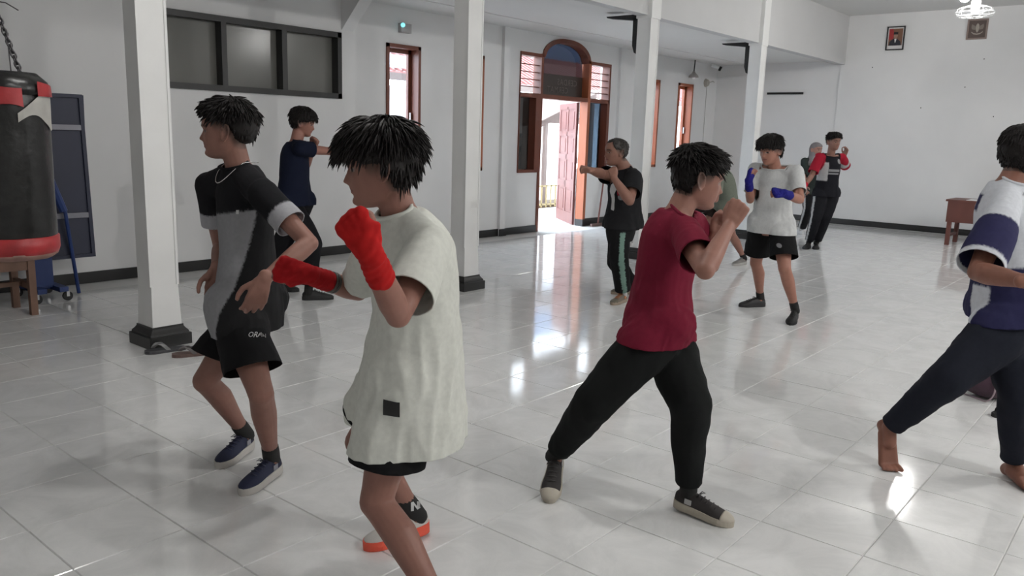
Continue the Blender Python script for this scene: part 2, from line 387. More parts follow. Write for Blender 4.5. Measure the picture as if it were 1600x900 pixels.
for z0, z1 in ((.24, .58), (.78, 1.06), (1.23, 1.46), (1.62, 1.91)):
    for x0, x1 in ((.14, Lw/2-.09), (Lw/2+.09, Lw-.14)): lbox('leaf_panel', (x0, -.018, z0), (x1, .018, z1))
for z in (.3, 1.05, 1.8): lbox('hinge', (-.012, -.03, z), (.02, -.018, z+.1), 'steel')
lbox('door_handle', (Lw-.07, -.07, 1.0), (Lw-.04, -.02, 1.03), 'steel')

# ---- outdoors, seen through door and windows
MT['yard'] = mat('pale_concrete', (.62, .58, .55), .85, nz=(1, .12)); MT['soil'] = mat('soil', (.09, .06, .035), .9, nz=(2, .3))  # yard: one pale concrete colour with random tone
MT['rooftile'] = mat('clay_roof_tile', (.30, .13, .12), .75, nz=(8, .25)); MT['outwall'] = mat('white_render', (.85, .85, .84), .8)
MT['blueout'] = mat('blue_painted_wall', (.25, .42, .58), .7); MT['cream'] = mat('cream_paint', (.30, .23, .10), .5); MT['navyroof'] = mat('blue_sheet_roof', (.05, .10, .19), .5)
MT['timber'] = mat('grey_timber', (.12, .09, .08), .7)
bm = bmesh.new(); boxb(bm, (-4, YL+WT, -.5), (34, 30, -.03)); yard = tag(flush('courtyard_ground', bm, MT['yard']), kind='structure')
bm = bmesh.new(); boxb(bm, (10.0, YL+WT, -.3), (13.4, 9.6, -.015)); flush('porch_slab', bm, MT['yard'], yard)
fe = empty('bar_fence', (13.8, 10.55, 0), 'low cream bar fence across the courtyard outside the door', 'fence')
for k in range(20):
    bm = bmesh.new(); boxb(bm, (-1.5+k*.16, -.012, 0), (-1.475+k*.16, .012, .47)); flush('bar', bm, MT['cream'], fe)
for z in (.04, .43):
    bm = bmesh.new(); boxb(bm, (-1.6, -.012, z), (1.7, .012, z+.03)); flush('rail', bm, MT['cream'], fe)
bm = bmesh.new(); boxb(bm, (11, 10.65, -.03), (17, 11.6, .02)); flush('soil_bed', bm, MT['soil'], yard)
ho = empty('house', (17.5, 13.5, 0), 'white rendered house with clay tile roof across the courtyard', 'house')
bm = bmesh.new(); boxb(bm, (-6, 0, -.1), (9, 3, 2.45)); flush('wall', bm, MT['outwall'], ho)
bm = bmesh.new()
for k in range(9): prism(bm, [V((-6.5, -.9+.21*k, 2.62+.10*k)), V((-6.5, -.9+.21*k, 2.67+.10*k)), V((-6.5, -.9+.21*(k+1), 2.735+.10*k)), V((-6.5, -.9+.21*(k+1), 2.62+.10*k))], V((16, 0, 0)))
rf = flush('roof', bm, MT['rooftile'], ho)
bm = bmesh.new()
for k in range(80):
    x = -6.4+k*.2; wire(bm, [V((x, -.9, 2.68)), V((x, .99, 3.60))], .035, 6)
flush('tile_ridges', bm, MT['rooftile'], rf)
bm = bmesh.new(); boxb(bm, (-6.5, -.92, 2.50), (9.5, -.86, 2.64)); flush('fascia', bm, MT['timber'], ho)
bm = bmesh.new(); boxb(bm, (-6.5, 1.0, 3.5), (9.5, 3.4, 4.6)); flush('upper_storey', bm, MT['navyroof'], ho)
MT['awnwood'] = mat('brown_awning_timber', (.16, .115, .10), .7, nz=(4, .2))
aw = empty('awning', (13.4, 10.2, 0), 'brown timber awning with a sloping rafter outside the open door', 'awning')
for y in (-.3, .9):
    bm = bmesh.new(); prism(bm, [V((-1.05, y, 1.54)), V((-1.05, y, 1.66)), V((1.1, y, 2.40)), V((1.1, y, 2.28))], V((0, .07, 0))); flush('rafter', bm, MT['awnwood'], aw)
    bm = bmesh.new(); boxb(bm, (.95, y, -.03), (1.05, y+.07, 2.28)); flush('post', bm, MT['awnwood'], aw)
bm = bmesh.new(); prism(bm, [V((-1.1, -.4, 1.665)), V((-1.1, -.4, 1.69)), V((1.15, -.4, 2.46)), V((1.15, -.4, 2.435))], V((0, 1.45, 0))); flush('roof_sheet', bm, MT['awnwood'], aw)
bm = bmesh.new(); boxb(bm, (-.6, -.29, 1.74), (1.0, -.25, 1.82)); flush('tie_beam', bm, MT['awnwood'], aw)
bm = bmesh.new(); prism(bm, [V((-.55, -.27, 1.80)), V((1.0, -.27, 1.80)), V((1.0, -.27, 2.25))], V((0, .02, 0))); flush('gable_board', bm, MT['awnwood'], aw)
bw = empty('boundary_wall', (10.2, 11.2, 0), 'pale blue wall seen through the slot window', 'wall')
bm = bmesh.new(); boxb(bm, (-2.6, 0, -.1), (-.35, .2, 3.2)); flush('wall', bm, MT['blueout'], bw)
bm = bmesh.new(); boxb(bm, (-2.6, -.2, 2.62), (2.0, .2, 2.80)); flush('beam', bm, mat('pale_beam', (.45, .5, .55), .7), bw)

# ================================================================ things in the hall
# ---- ceiling lamps (spiral bulbs on short pendants) and the caged ceiling fan
for k, (x, y, lz, power) in enumerate(LAMPS):
    lab = ['lit bulb hanging above the boy in grey and black', 'lit bulb hanging beside the caged ceiling fan', 'lit bulb on the right side above the near floor',
           'lit bulb on the right side over the middle of the hall', 'lit bulb on the right side near the back wall'][k]
    e = empty('ceiling_lamp', (x, y, lz), lab, 'lamp', 'ceiling lamps')
    bm = bmesh.new(); rings = [(.012, -.085), (.04, -.075), (.058, -.04), (.06, 0), (.048, .04), (.03, .065)]
    loft(bm, [[V((r*math.cos(2*PI*i/16), r*math.sin(2*PI*i/16), z)) for i in range(16)] for r, z in rings]); flush('bulb', bm, mat('lit_bulb', (1, 1, 1), .4, emit=((1.0, .985, .96), power)), e, smooth=True)
    bm = bmesh.new(); wire(bm, [V((0, 0, .065)), V((0, 0, .14))], .027, 12); flush('socket', bm, MT['white'], e)
    bm = bmesh.new(); wire(bm, [V((0, 0, .14)), V((0, 0, ZM-lz))], .006, 6); flush('cord', bm, MT['white'], e)
fan = empty('caged_fan', (12.83, 2.64, 3.31), 'white caged ceiling fan hanging in front of the emblem picture', 'fan')
bm = bmesh.new()
for r, z in ((.235, 0), (.205, .055), (.205, -.045), (.12, .085), (.10, -.06)): wire(bm, [V((r*math.cos(2*PI*i/36), r*math.sin(2*PI*i/36), z)) for i in range(36)], .007 if r > .2 else .004, 6, True)
for i in range(10):
    a = 2*PI*i/10; wire(bm, [V((r*math.cos(a), r*math.sin(a), z)) for r, z in ((.05, .095), (.12, .085), (.205, .055), (.235, 0), (.205, -.045), (.10, -.06), (.03, -.06))], .004, 5)
flush('cage', bm, MT['white'], fan, smooth=True)
bm = bmesh.new(); loft(bm, [[V((r*math.cos(2*PI*i/16), r*math.sin(2*PI*i/16), z)) for i in range(16)] for r, z in ((.03, -.03), (.05, -.02), (.06, .08), (.065, .14), (.05, .18), (.02, .19))]); flush('motor', bm, MT['white'], fan, smooth=True)
for i in range(3):
    a = 2*PI*i/3; bm = bmesh.new(); box(bm, V((.115*math.cos(a), .115*math.sin(a), 0)), (.15, .09, .006), Matrix.Rotation(a, 4, 'Z') @ Matrix.Rotation(.35, 4, 'X')); flush('blade', bm, mat('fan_blade', (.55, .56, .58), .4), fan)
bm = bmesh.new(); wire(bm, [V((0, 0, .18)), V((0, 0, ZM-3.31))], .012, 8); flush('downrod', bm, MT['white'], fan)

# ---- punching bag
BX, BY = 1.424, 4.274
pb = empty('punching_bag', (BX, BY, .88), 'heavy black punching bag with red bands hanging on chains', 'punching bag')
MT['bagblack'] = mat('black_wrapped_vinyl', (.010, .010, .010), .30, nz=(14, .4, (1, 1, 3)), bump=(22, .35, .008), spec=.4)
MT['bagred'] = mat('red_vinyl', (.36, .020, .024), .4, nz=(10, .3), bump=(18, .3, .008)); MT['canvas'] = mat('dusty_white_canvas', (.42, .41, .38), .8, nz=(9, .25))
MT['chain'] = mat('dark_chain', (.10, .095, .10), .35, .8); MT['bluerope'] = mat('blue_strap', (.05, .12, .30), .8); MT['grime'] = mat('worn_brown_vinyl', (.28, .16, .13), .7, nz=(12, .3))
def cyl(bm, prof, n=40, wob=0, a0=0, a1=2*PI, seed=0):
    full = a1-a0 > 6.28; N = n if full else n
    rings = []
    for r, z in prof:
        ring = []
        for i in range(N):
            a = a0+(a1-a0)*i/(N if full else N-1); rr = r+wob*noise.noise(V((math.cos(a)*2.2, math.sin(a)*2.2, z*6+seed)))
            ring.append(V((rr*math.cos(a), rr*math.sin(a), z)))
        rings.append(ring)
    return rings
bm = bmesh.new(); loft(bm, cyl(bm, [(.183, .07)]+[(.190, .09+.04*i) for i in range(16)]+[(.187, .74), (.17, .80), (.12, .83)], wob=.006)); flush('bag_body', bm, MT['bagblack'], pb, smooth=True)
bm = bmesh.new(); loft(bm, cyl(bm, [(.10, -.005), (.17, -.003), (.190, .01), (.197, .03), (.197, .085), (.190, .09)], wob=.004)); flush('red_band', bm, MT['bagred'], pb, smooth=True)
bm = bmesh.new(); loft(bm, cyl(bm, [(.06, -.022), (.16, -.018), (.186, .0), (.19, .015)], wob=.008)); flush('worn_base', bm, MT['grime'], pb, smooth=True)
def patch(name, m, a0, a1, zlo, zhi, r, seed):
    bm = bmesh.new(); n = 18; rows = []
    for k in range(7):
        row = []
        for i in range(n):
            u = i/(n-1); a = a0+(a1-a0)*u; z = zlo(u)+(zhi(u)-zlo(u))*k/6; rr = r+.006*noise.noise(V((a*3, z*9, seed)))
            row.append(V((rr*math.cos(a), rr*math.sin(a), z)))
        rows.append(row)
    vr = [[bm.verts.new(p) for p in r_] for r_ in rows]
    for a_, b_ in zip(vr, vr[1:]):
        for i in range(n-1): bm.faces.new((a_[i], a_[i+1], b_[i+1], b_[i]))
    return flush(name, bm, MT[m], pb, smooth=True)
ca = math.atan2(-BY, -BX)       # side of the bag towards the open hall
patch('canvas_patch', 'canvas', ca+.30, ca+1.75, lambda u: .615+.035*math.sin(u*6), lambda u: .655+.10*min(1, u*2.2), .197, 1)
bm = bmesh.new(); loft(bm, cyl(bm, [(.193, .74), (.197, .765), (.190, .80), (.15, .84), (.11, .825)], wob=.014, seed=3)); flush('black_collar', bm, MT['bagblack'], pb, smooth=True)
patch('red_collar', 'bagred', ca-1.9, ca+.42, lambda u: .675+.02*math.sin(u*9), lambda u: .785+.02*math.sin(u*5), .202, 4)
patch('red_collar', 'bagred', ca+.78, ca+1.65, lambda u: .735, lambda u: .80-.02*u, .204, 6)
AP = V((.0, .0, 1.15))
def chain(bm, a, b, ll=.034, r=.0036):
    d = b-a; n = max(2, int(d.length/(ll*.72))); dn = d.normalized(); u, v = frame_of(d)
    for i in range(n):
        c = a+d*((i+.5)/n); w_ = u if i % 2 else v
        wire(bm, [c+dn*(ll/2*math.cos(t))+w_*(ll*.30*math.sin(t)) for t in [2*PI*q/10 for q in range(10)]], r, 5, True)
for k, an in enumerate((ca+.75, ca+2.3, ca+3.9, ca+5.45)):
    q = V((.12*math.cos(an), .12*math.sin(an), .835))
    bm = bmesh.new(); chain(bm, q, AP); flush('chain', bm, MT['chain'], pb, smooth=True)
bm = bmesh.new(); chain(bm, AP, V((0, 0, 1.36))); chain(bm, V((.015, 0, 1.28)), V((0, .01, 1.55)), .04, .005); flush('chain', bm, MT['chain'], pb, smooth=True)
bm = bmesh.new(); wire(bm, [V((0, 0, 1.5)), V((.01, 0, 2.2)), V((0, 0, ZM-.88))], .012, 8); flush('rope', bm, MT['bluerope'], pb)
for da in (0, .12):
    bm = bmesh.new(); e = V((.15*math.cos(ca-1.15+da), .15*math.sin(ca-1.15+da), .83)); wire(bm, [AP, AP.lerp(e, .5), e], .011, 6); flush('blue_strap', bm, MT['bluerope'], pb)
sdir = V((math.cos(ca+1.3), math.sin(ca+1.3), 0))
bm = bmesh.new(); wire(bm, [AP+V((0, 0, .0)), AP+sdir*.05+V((0, 0, -.005)), AP+sdir*.10+V((0, 0, -.035))], .003, 5); wire(bm, [AP+sdir*.02+V((0, 0, -.05)), V(sdir*.045)+V((0, 0, 1.0)), V(sdir*.05)+V((0, 0, .83))], .0028, 5); flush('cord_end', bm, MT['chain'], pb)

# ---- wooden bench under the bag
MT['benchwood'] = mat('worn_bench_wood', (.17, .095, .065), .65, nz=(5, .3, (1, .3, 1)))
be = empty('wooden_bench', (1.75, 7.05, 0), 'worn brown wooden bench standing against the wall below the punching bag', 'bench')
bm = bmesh.new(); boxb(bm, (-.75, -.23, .445), (.72, .23, .48)); flush('seat', bm, MT['benchwood'], be)
for x in (-.66, .64):
    for y in (-.19, .18):
        bm = bmesh.new(); boxb(bm, (x-.025, y-.025, 0), (x+.025, y+.025, .445)); flush('leg', bm, MT['benchwood'], be)
    bm = bmesh.new(); boxb(bm, (x-.015, -.165, .20), (x+.015, .155, .25)); flush('stretcher', bm, MT['benchwood'], be)
for y in (-.19, .18):
    bm = bmesh.new(); boxb(bm, (-.635, y-.012, .36), (.615, y+.012, .445)); flush('apron', bm, MT['benchwood'], be)
bm = bmesh.new(); boxb(bm, (-.645, -.02, .21), (.625, .02, .245)); flush('stretcher', bm, MT['benchwood'], be)

# ---- folded table-tennis table
MT['ttnavy'] = mat('navy_table_board', (.014, .018, .045), .5, nz=(3, .15)); MT['ttblue'] = mat('blue_painted_steel', (.012, .035, .15), .4); MT['ttedge'] = mat('grey_edge_rail', (.20, .20, .23), .45, .3)
tt = empty('table_tennis_table', (2.45, 7.5, 0), 'navy folded table tennis table on a wheeled blue frame against the wall', 'table')
def lean(bm, a, dx=0): bm.transform(Matrix.Rotation(a, 4, 'X'))
for s, y, x1 in ((-1, -.05, .66), (1, .13, .72)):
    bm = bmesh.new(); boxb(bm, (-.85, -.011, -.70), (x1, .011, .70)); bm.transform(Matrix.Translation((0, y, 1.03)) @ Matrix.Rotation(s*.045, 4, 'X')); hb = flush('half_top', bm, MT['ttnavy'], tt)
    bm = bmesh.new()
    for a, b in (((-.85, -.03, -.70), (x1, .0, -.67)), ((-.85, -.03, .67), (x1, .0, .70)), ((x1-.03, -.03, -.67), (x1, .0, .67))): boxb(bm, a, b)
    bm.transform(Matrix.Translation((0, y, 1.03)) @ Matrix.Rotation(s*.045, 4, 'X')); flush('edge_frame', bm, MT['ttnavy'], hb)
    bm = bmesh.new()
    for z in (.42, -.33): boxb(bm, (-.80, -.04, z-.022), (x1-.035, -.012, z+.022))
    bm.transform(Matrix.Translation((0, y, 1.03)) @ Matrix.Rotation(s*.045, 4, 'X')); flush('cross_rail', bm, MT['ttedge'], hb)
bm = bmesh.new(); wire(bm, [V((.20, -.14, 1.38)), V((.40, -.16, .75))], .033, 8); flush('frame_leg', bm, MT['ttblue'], tt)
bm = bmesh.new(); wire(bm, [V((.41, -.155, .78)), V((.50, -.10, .02))], .016, 8); flush('support_leg', bm, MT['ttblue'], tt)
bm = bmesh.new(); boxb(bm, (.14, -.16, .11), (.28, -.04, .55)); flush('centre_post', bm, MT['ttblue'], tt)
bm = bmesh.new(); boxb(bm, (.10, -.30, .085), (.17, .18, .125)); boxb(bm, (.27, -.30, .085), (.34, .18, .125)); boxb(bm, (.10, -.1, .085), (.34, -.04, .12)); flush('wheel_bracket', bm, MT['ttblue'], tt)
for x in (.10, .34):
    for y in (-.27, .15):
        bm = bmesh.new(); bmesh.ops.create_cone(bm, cap_ends=True, segments=16, radius1=.04, radius2=.04, depth=.022, matrix=Matrix.Translation((x, y, .042)) @ Matrix.Rotation(PI/2, 4, 'X')); wh = flush('wheel', bm, MT['blackmatte'], tt)
        bm = bmesh.new(); boxb(bm, (x-.012, y-.018, .04), (x+.012, y+.018, .09)); flush('caster_fork', bm, MT['steel'], wh)

# ---- slippers by the first plinth
def slipper(loc, rz, label, cs, cstrap):
    e = empty('slipper', loc, label, 'slipper', 'slippers by the column', rz)
    out = [(.0, .022), (.03, .034), (.09, .033), (.15, .040), (.20, .045), (.235, .038), (.255, .020)]
    bm = bmesh.new(); pts = [(x, w_) for x, w_ in out]+[(x, -w_) for x, w_ in reversed(out)]
    loft(bm, [[V((x-.13, y*s, z+.006*max(0, (x-.2)/.05)*0)) for x, y in pts] for s, z in ((.94, .0), (1, .004), (1, .018), (.95, .022))]); flush('sole', bm, mat('slipper_sole', cs, .7), e)
    bm = bmesh.new()
    for s in (-1, 1):
        rings = []
        for i in range(9):
            t = i/8; p = V((.075-.09*t, s*.040*math.sin(t*PI/2), .022+.045*math.sin(PI*min(1, .12+t*.88))*(1-.25*t)))
            rings.append([p+V((.012*a, 0, 0))+V((0, 0, .003*b)) for a, b in ((-1, -1), (1, -1), (1, 1), (-1, 1))])
        loft(bm, rings)
    flush('strap', bm, mat('slipper_strap', cstrap, .5), e)
    return e
slipper((2.58, 5.16, 0), 2.9, 'dark grey slipper with a pale strap lying against the column plinth', (.05, .05, .055), (.20, .20, .20))
slipper((2.84, 5.03, 0), 2.75, 'near-black slipper with a dark strap beside the column plinth', (.035, .036, .045), (.03, .03, .035))
slipper((2.66, 4.95, 0), 2.7, 'brown slipper with a looped strap behind the boy in grey and black', (.12, .075, .065), (.11, .10, .10))

# ---- brown desk by the back wall
MT['desk'] = mat('red_brown_desk', (.13, .045, .035), .5, nz=(5, .2, (1, 1, .4)))
de = empty('wooden_desk', (14.45, 2.25, 0), 'red-brown wooden desk with a closed modesty panel near the back wall', 'desk')
bm = bmesh.new(); boxb(bm, (-.33, -.72, .68), (.36, .72, .71)); flush('desk_top', bm, MT['desk'], de)
for x in (-.28, .28):
    for y in (-.64, .64):
        bm = bmesh.new(); boxb(bm, (x-.03, y-.03, 0), (x+.03, y+.03, .68)); flush('leg', bm, MT['desk'], de)
bm = bmesh.new(); boxb(bm, (-.315, -.69, .36), (-.29, .69, .68)); flush('modesty_panel', bm, MT['desk'], de)
for y in (-.64, .64):
    bm = bmesh.new(); boxb(bm, (-.28, y-.015, .13), (.28, y+.015, .17)); flush('stretcher', bm, MT['desk'], de)
    bm = bmesh.new(); boxb(bm, (-.28, y-.012, .5), (.28, y+.012, .68)); flush('side_apron', bm, MT['desk'], de)
bm = bmesh.new(); boxb(bm, (-.28, -.15, 0), (.1, .45, .006)); pp = tag(flush('cloth', bm, mat('white_cloth', (.75, .75, .76), .9)), 'white cloth lying folded on the red-brown desk', 'cloth'); pp.location = (14.45, 2.25, .71)

# ---- purple holdall and small dark item behind the barefoot boy
hb = empty('holdall_bag', (5.70, .765, 0), 'purple-brown holdall bag with pale piping on the floor behind the barefoot boy', 'bag', None, -.55)
MT['purple'] = mat('purple_brown_fabric', (.055, .022, .040), .55, nz=(8, .3), bump=(14, .5, .02)); MT['piping'] = mat('pale_piping', (.35, .27, .30), .5)
bm = bmesh.new(); rings = []
for i in range(13):
    x = -.24+.48*i/12; e = (1-abs(x/.245)**4)**.5 if abs(x) < .245 else .1; e = max(.25, e)
    rings.append([V((x, .145*e*math.copysign(abs(math.cos(a))**.7, math.cos(a)), .125+.135*e*math.copysign(abs(math.sin(a))**.75, math.sin(a))*(1+.08*math.sin(x*14)))) for a in [2*PI*q/20 for q in range(20)]])
for r in rings:
    for p in r: p.z = max(0, p.z)
loft(bm, rings); flush('bag_body', bm, MT['purple'], hb, smooth=True)
for x in (-.20, .20):
    bm = bmesh.new(); wire(bm, [V((x, .143*math.copysign(abs(math.cos(a))**.7, math.cos(a)), max(.004, .125+.134*math.copysign(abs(math.sin(a))**.75, math.sin(a))))) for a in [2*PI*q/24 for q in range(24)]], .005, 5, True); flush('piping', bm, MT['piping'], hb, smooth=True)
for y in (-.05, .05):
    bm = bmesh.new(); wire(bm, [V((-.10, y*1.6, .235)), V((-.10, y*1.3, .29)), V((-.05, y, .335)), V((.05, y, .335)), V((.10, y*1.3, .29)), V((.10, y*1.6, .235))], .010, 6); flush('handle', bm, MT['purple'], hb, smooth=True)
bm = bmesh.new(); wire(bm, [V((-.21, 0, .258)), V((.21, 0, .258))], .005, 5); flush('zip', bm, MT['piping'], hb)
sa = empty('sandal', (5.30, .62, 0), 'small black sandal on the floor beside the purple-brown holdall', 'sandal', None, 2.4)
bm = bmesh.new(); loft(bm, [[V((x, y*s, z)) for x, y in ((-.13, .03), (-.1, .036), (.05, .04), (.1, .036), (.13, .015), (.13, -.015), (.1, -.036), (.05, -.04), (-.1, -.036), (-.13, -.03))] for s, z in ((1, 0), (1, .022), (.95, .025))]); flush('sole', bm, MT['blackmatte'], sa)
bm = bmesh.new()
loft(bm, [[V((x, .042*math.cos(a)*q, .02+.045*math.sin(a)*q)) for q, x in ((1, .02), (1, .09), (.93, .09), (.93, .02))] for a in [PI*i/8 for i in range(9)]]); flush('strap', bm, MT['blackmatte'], sa)

# ---- black chair by the aisle
ch = empty('chair', (13.45, 6.1, 0), 'black metal chair standing behind the boy with blue hand wraps', 'chair', None, 2.6)
bm = bmesh.new(); boxb(bm, (-.2, -.2, .43), (.2, .2, .47)); flush('seat', bm, MT['blackmatte'], ch)
for z0, z1 in ((.60, .68), (.80, .88)):
    bm = bmesh.new(); boxb(bm, (-.215, -.2, z0), (-.19, .2, z1)); flush('backrest', bm, MT['blackmatte'], ch)
for x in (-.19, .19):
    for y in (-.19, .19):
        bm = bmesh.new(); wire(bm, [V((x, y, 0)), V((x, y, .87 if x < 0 else .44))], .012, 8); flush('leg', bm, MT['blackmatte'], ch)

# ---- pictures, wall lamp, camera, bar, wall unit
pf = empty('portrait_picture', (XB-.03, 4.507, 3.395), 'framed portrait photograph of a person in a dark suit on the back wall', 'picture')
bm = bmesh.new(); boxb(bm, (-.012, -.15, -.205), (0, .15, .205)); flush('backing', bm, mat('mount_paper', (.68, .66, .66), .6), pf)
bm = bmesh.new()
for a, b in (((-.03, -.15, -.205), (0, -.132, .205)), ((-.03, .132, -.205), (0, .15, .205)), ((-.03, -.132, -.205), (0, .132, -.187)), ((-.03, -.132, .187), (0, .132, .205))): boxb(bm, a, b)
flush('frame', bm, MT['blackmatte'], pf)
def flatpoly(name, pts, m, parent, x):
    bm = bmesh.new(); prism(bm, [V((x, y, z)) for y, z in pts], V((-.002, 0, 0))); return flush(name, bm, m, parent)
flatpoly('print_background', [(.115, -.125), (.115, .165), (-.115, .165), (-.115, -.125)], mat('print_brown', (.20, .10, .06), .5), pf, -.012)
flatpoly('print_red_flag', [(.115, -.02), (.115, .165), (.05, .165), (.03, .07), (.04, -.02)], mat('print_red', (.35, .03, .03), .5), pf, -.014)
flatpoly('print_suit', [(.10, -.125), (.095, -.06), (.04, -.01), (-.03, -.01), (-.09, -.06), (-.10, -.125)], mat('print_suit', (.02, .02, .03), .5), pf, -.016)
flatpoly('print_shirt', [(.015, -.01), (.005, -.075), (-.005, -.075), (-.02, -.01)], mat('print_shirt', (.7, .7, .7), .5), pf, -.018)
flatpoly('print_face', [(-.003+.034*math.cos(a), .045+.048*math.sin(a)) for a in [2*PI*i/14 for i in range(14)]], mat('print_face', (.35, .21, .15), .5), pf, -.018)
flatpoly('print_cap', [(.036, .065), (.034, .105), (-.038, .105), (-.040, .065)], mat('print_cap', (.015, .015, .015), .5), pf, -.020)
em = empty('emblem_picture', (XB-.03, 3.215, 3.48), 'brown framed picture with a pale bird emblem behind the caged fan', 'picture')
bm = bmesh.new(); boxb(bm, (-.012, -.15, -.16), (0, .15, .16)); flush('backing', bm, mat('emblem_brown', (.10, .072, .062), .6), em)
bm = bmesh.new()
for a, b in (((-.03, -.155, -.165), (0, -.13, .165)), ((-.03, .13, -.165), (0, .155, .165)), ((-.03, -.13, -.165), (0, .13, -.14)), ((-.03, -.13, .14), (0, .13, .165))): boxb(bm, a, b)
flush('frame', bm, mat('tan_frame', (.25, .19, .17), .6), em)
gm = mat('emblem_pale', (.34, .30, .26), .6)
flatpoly('emblem_body', [(0, .10), (.022, .07), (.028, .02), (.018, -.03), (0, -.055), (-.018, -.03), (-.028, .02), (-.022, .07)], gm, em, -.012)
for s in (-1, 1): flatpoly('emblem_wing', [(s*.03, .05), (s*.085, .085), (s*.095, .04), (s*.08, .0), (s*.03, -.01)], mat('emblem_wing', (.20, .17, .15), .6), em, -.012)
flatpoly('emblem_ribbon', [(.085, -.035), (.05, -.062), (0, -.072), (-.05, -.062), (-.085, -.035), (-.085, -.052), (-.05, -.080), (0, -.090), (.05, -.080), (.085, -.052)], gm, em, -.012)

wl = empty('wall_lamp', (14.71, YL, 2.75), 'small enamel wall lamp on a bent conduit above the slot window', 'lamp')
bm = bmesh.new(); wire(bm, [V((0, -.14, .04)), V((.0, -.15, .2)), V((0, -.15, .30)), V((.25, -.04, .31)), V((.72, -.03, .30))], .012, 8); flush('conduit', bm, MT['blackmatte'], wl)
bm = bmesh.new(); loft(bm, [[V((r*math.cos(2*PI*i/16), r*math.sin(2*PI*i/16)-.14, z)) for i in range(16)] for r, z in ((.10, -.06), (.085, -.02), (.03, .03), (.02, .06))]); flush('lamp_shade', bm, mat('grey_enamel', (.32, .31, .30), .5), wl, smooth=True)
bm = bmesh.new(); ball(bm, V((0, -.14, -.05)), .04); flush('bulb', bm, MT['white'], wl, smooth=True)
cc = empty('security_camera', (15.55, YL-.02, 2.98), 'small black security camera at the corner of the left wall', 'camera')
bm = bmesh.new(); wire(bm, [V((0, 0, .05)), V((.05, -.07, .02))], .014, 8); flush('arm', bm, MT['white'], cc)
bm = bmesh.new(); wire(bm, [V((.03, -.05, .02)), V((.10, -.19, -.05))], .04, 12); flush('camera_body', bm, MT['white'], cc)
bm = bmesh.new(); wire(bm, [V((.095, -.18, -.045)), V((.115, -.22, -.065))], .045, 12); flush('lens_hood', bm, MT['blackmatte'], cc)
wf = empty('wall_fitting', (15.5, YL, 2.64), 'dusty grey round fitting with a cable on the left wall near the corner', 'fitting')
bm = bmesh.new(); bmesh.ops.create_cone(bm, cap_ends=True, segments=18, radius1=.085, radius2=.06, depth=.06, matrix=Matrix.Translation((0, -.03, 0)) @ Matrix.Rotation(PI/2, 4, 'X')); flush('disc', bm, mat('dusty_grey', (.40, .38, .34), .8), wf)
bm = bmesh.new(); wire(bm, [V((0, -.06, .0)), V((.12, -.10, .04)), V((.26, -.06, .03))], .009, 6); wire(bm, [V((.05, -.008, -.05)), V((.05, -.008, -1.5))], .006, 6); flush('cable', bm, mat('grey_cable', (.45, .44, .42), .7), wf)
bm = bmesh.new(); boxb(bm, (-.03, -.36, -.02), (0, .36, .02)); rb = tag(flush('wall_rail', bm, MT['blackmatte']), 'thin black rail fixed across the aisle end of the back wall', 'rail'); rb.location = (XB, 6.455, 2.45)
ex = empty('emergency_light', (7.255, YL, 2.77), 'grey wall unit with a glowing cyan lamp above the slot window', 'light')
bm = bmesh.new(); boxb(bm, (-.085, -.06, -.055), (.085, 0, .055)); flush('housing', bm, mat('grey_housing', (.38, .36, .36), .5), ex)
bm = bmesh.new(); ball(bm, V((-.075, -.075, .03)), .028); flush('lens', bm, mat('cyan_light', (.3, .8, .85), .3, emit=((.25, .85, .9), 1.2)), ex, smooth=True)

# ---- squeegee leaning on the wall by the door
sq = empty('floor_squeegee', (11.64, 7.79, 0), 'floor squeegee with a red-brown pole leaning on the wall behind the man in black', 'squeegee')
bm = bmesh.new(); wire(bm, [V((0, 0, .04)), V((.33, .115, 1.05))], .014, 8); flush('pole', bm, mat('red_brown_pole', (.22, .085, .075), .5), sq)
bm = bmesh.new(); boxb(bm, (-.2, -.02, 0), (.2, .02, .045)); flush('blade', bm, mat('brown_blade', (.16, .10, .09), .7), sq)
# ---- dust marks and screw holes on the walls
mk = mat('dark_wall_mark', (.20, .19, .18), .8)

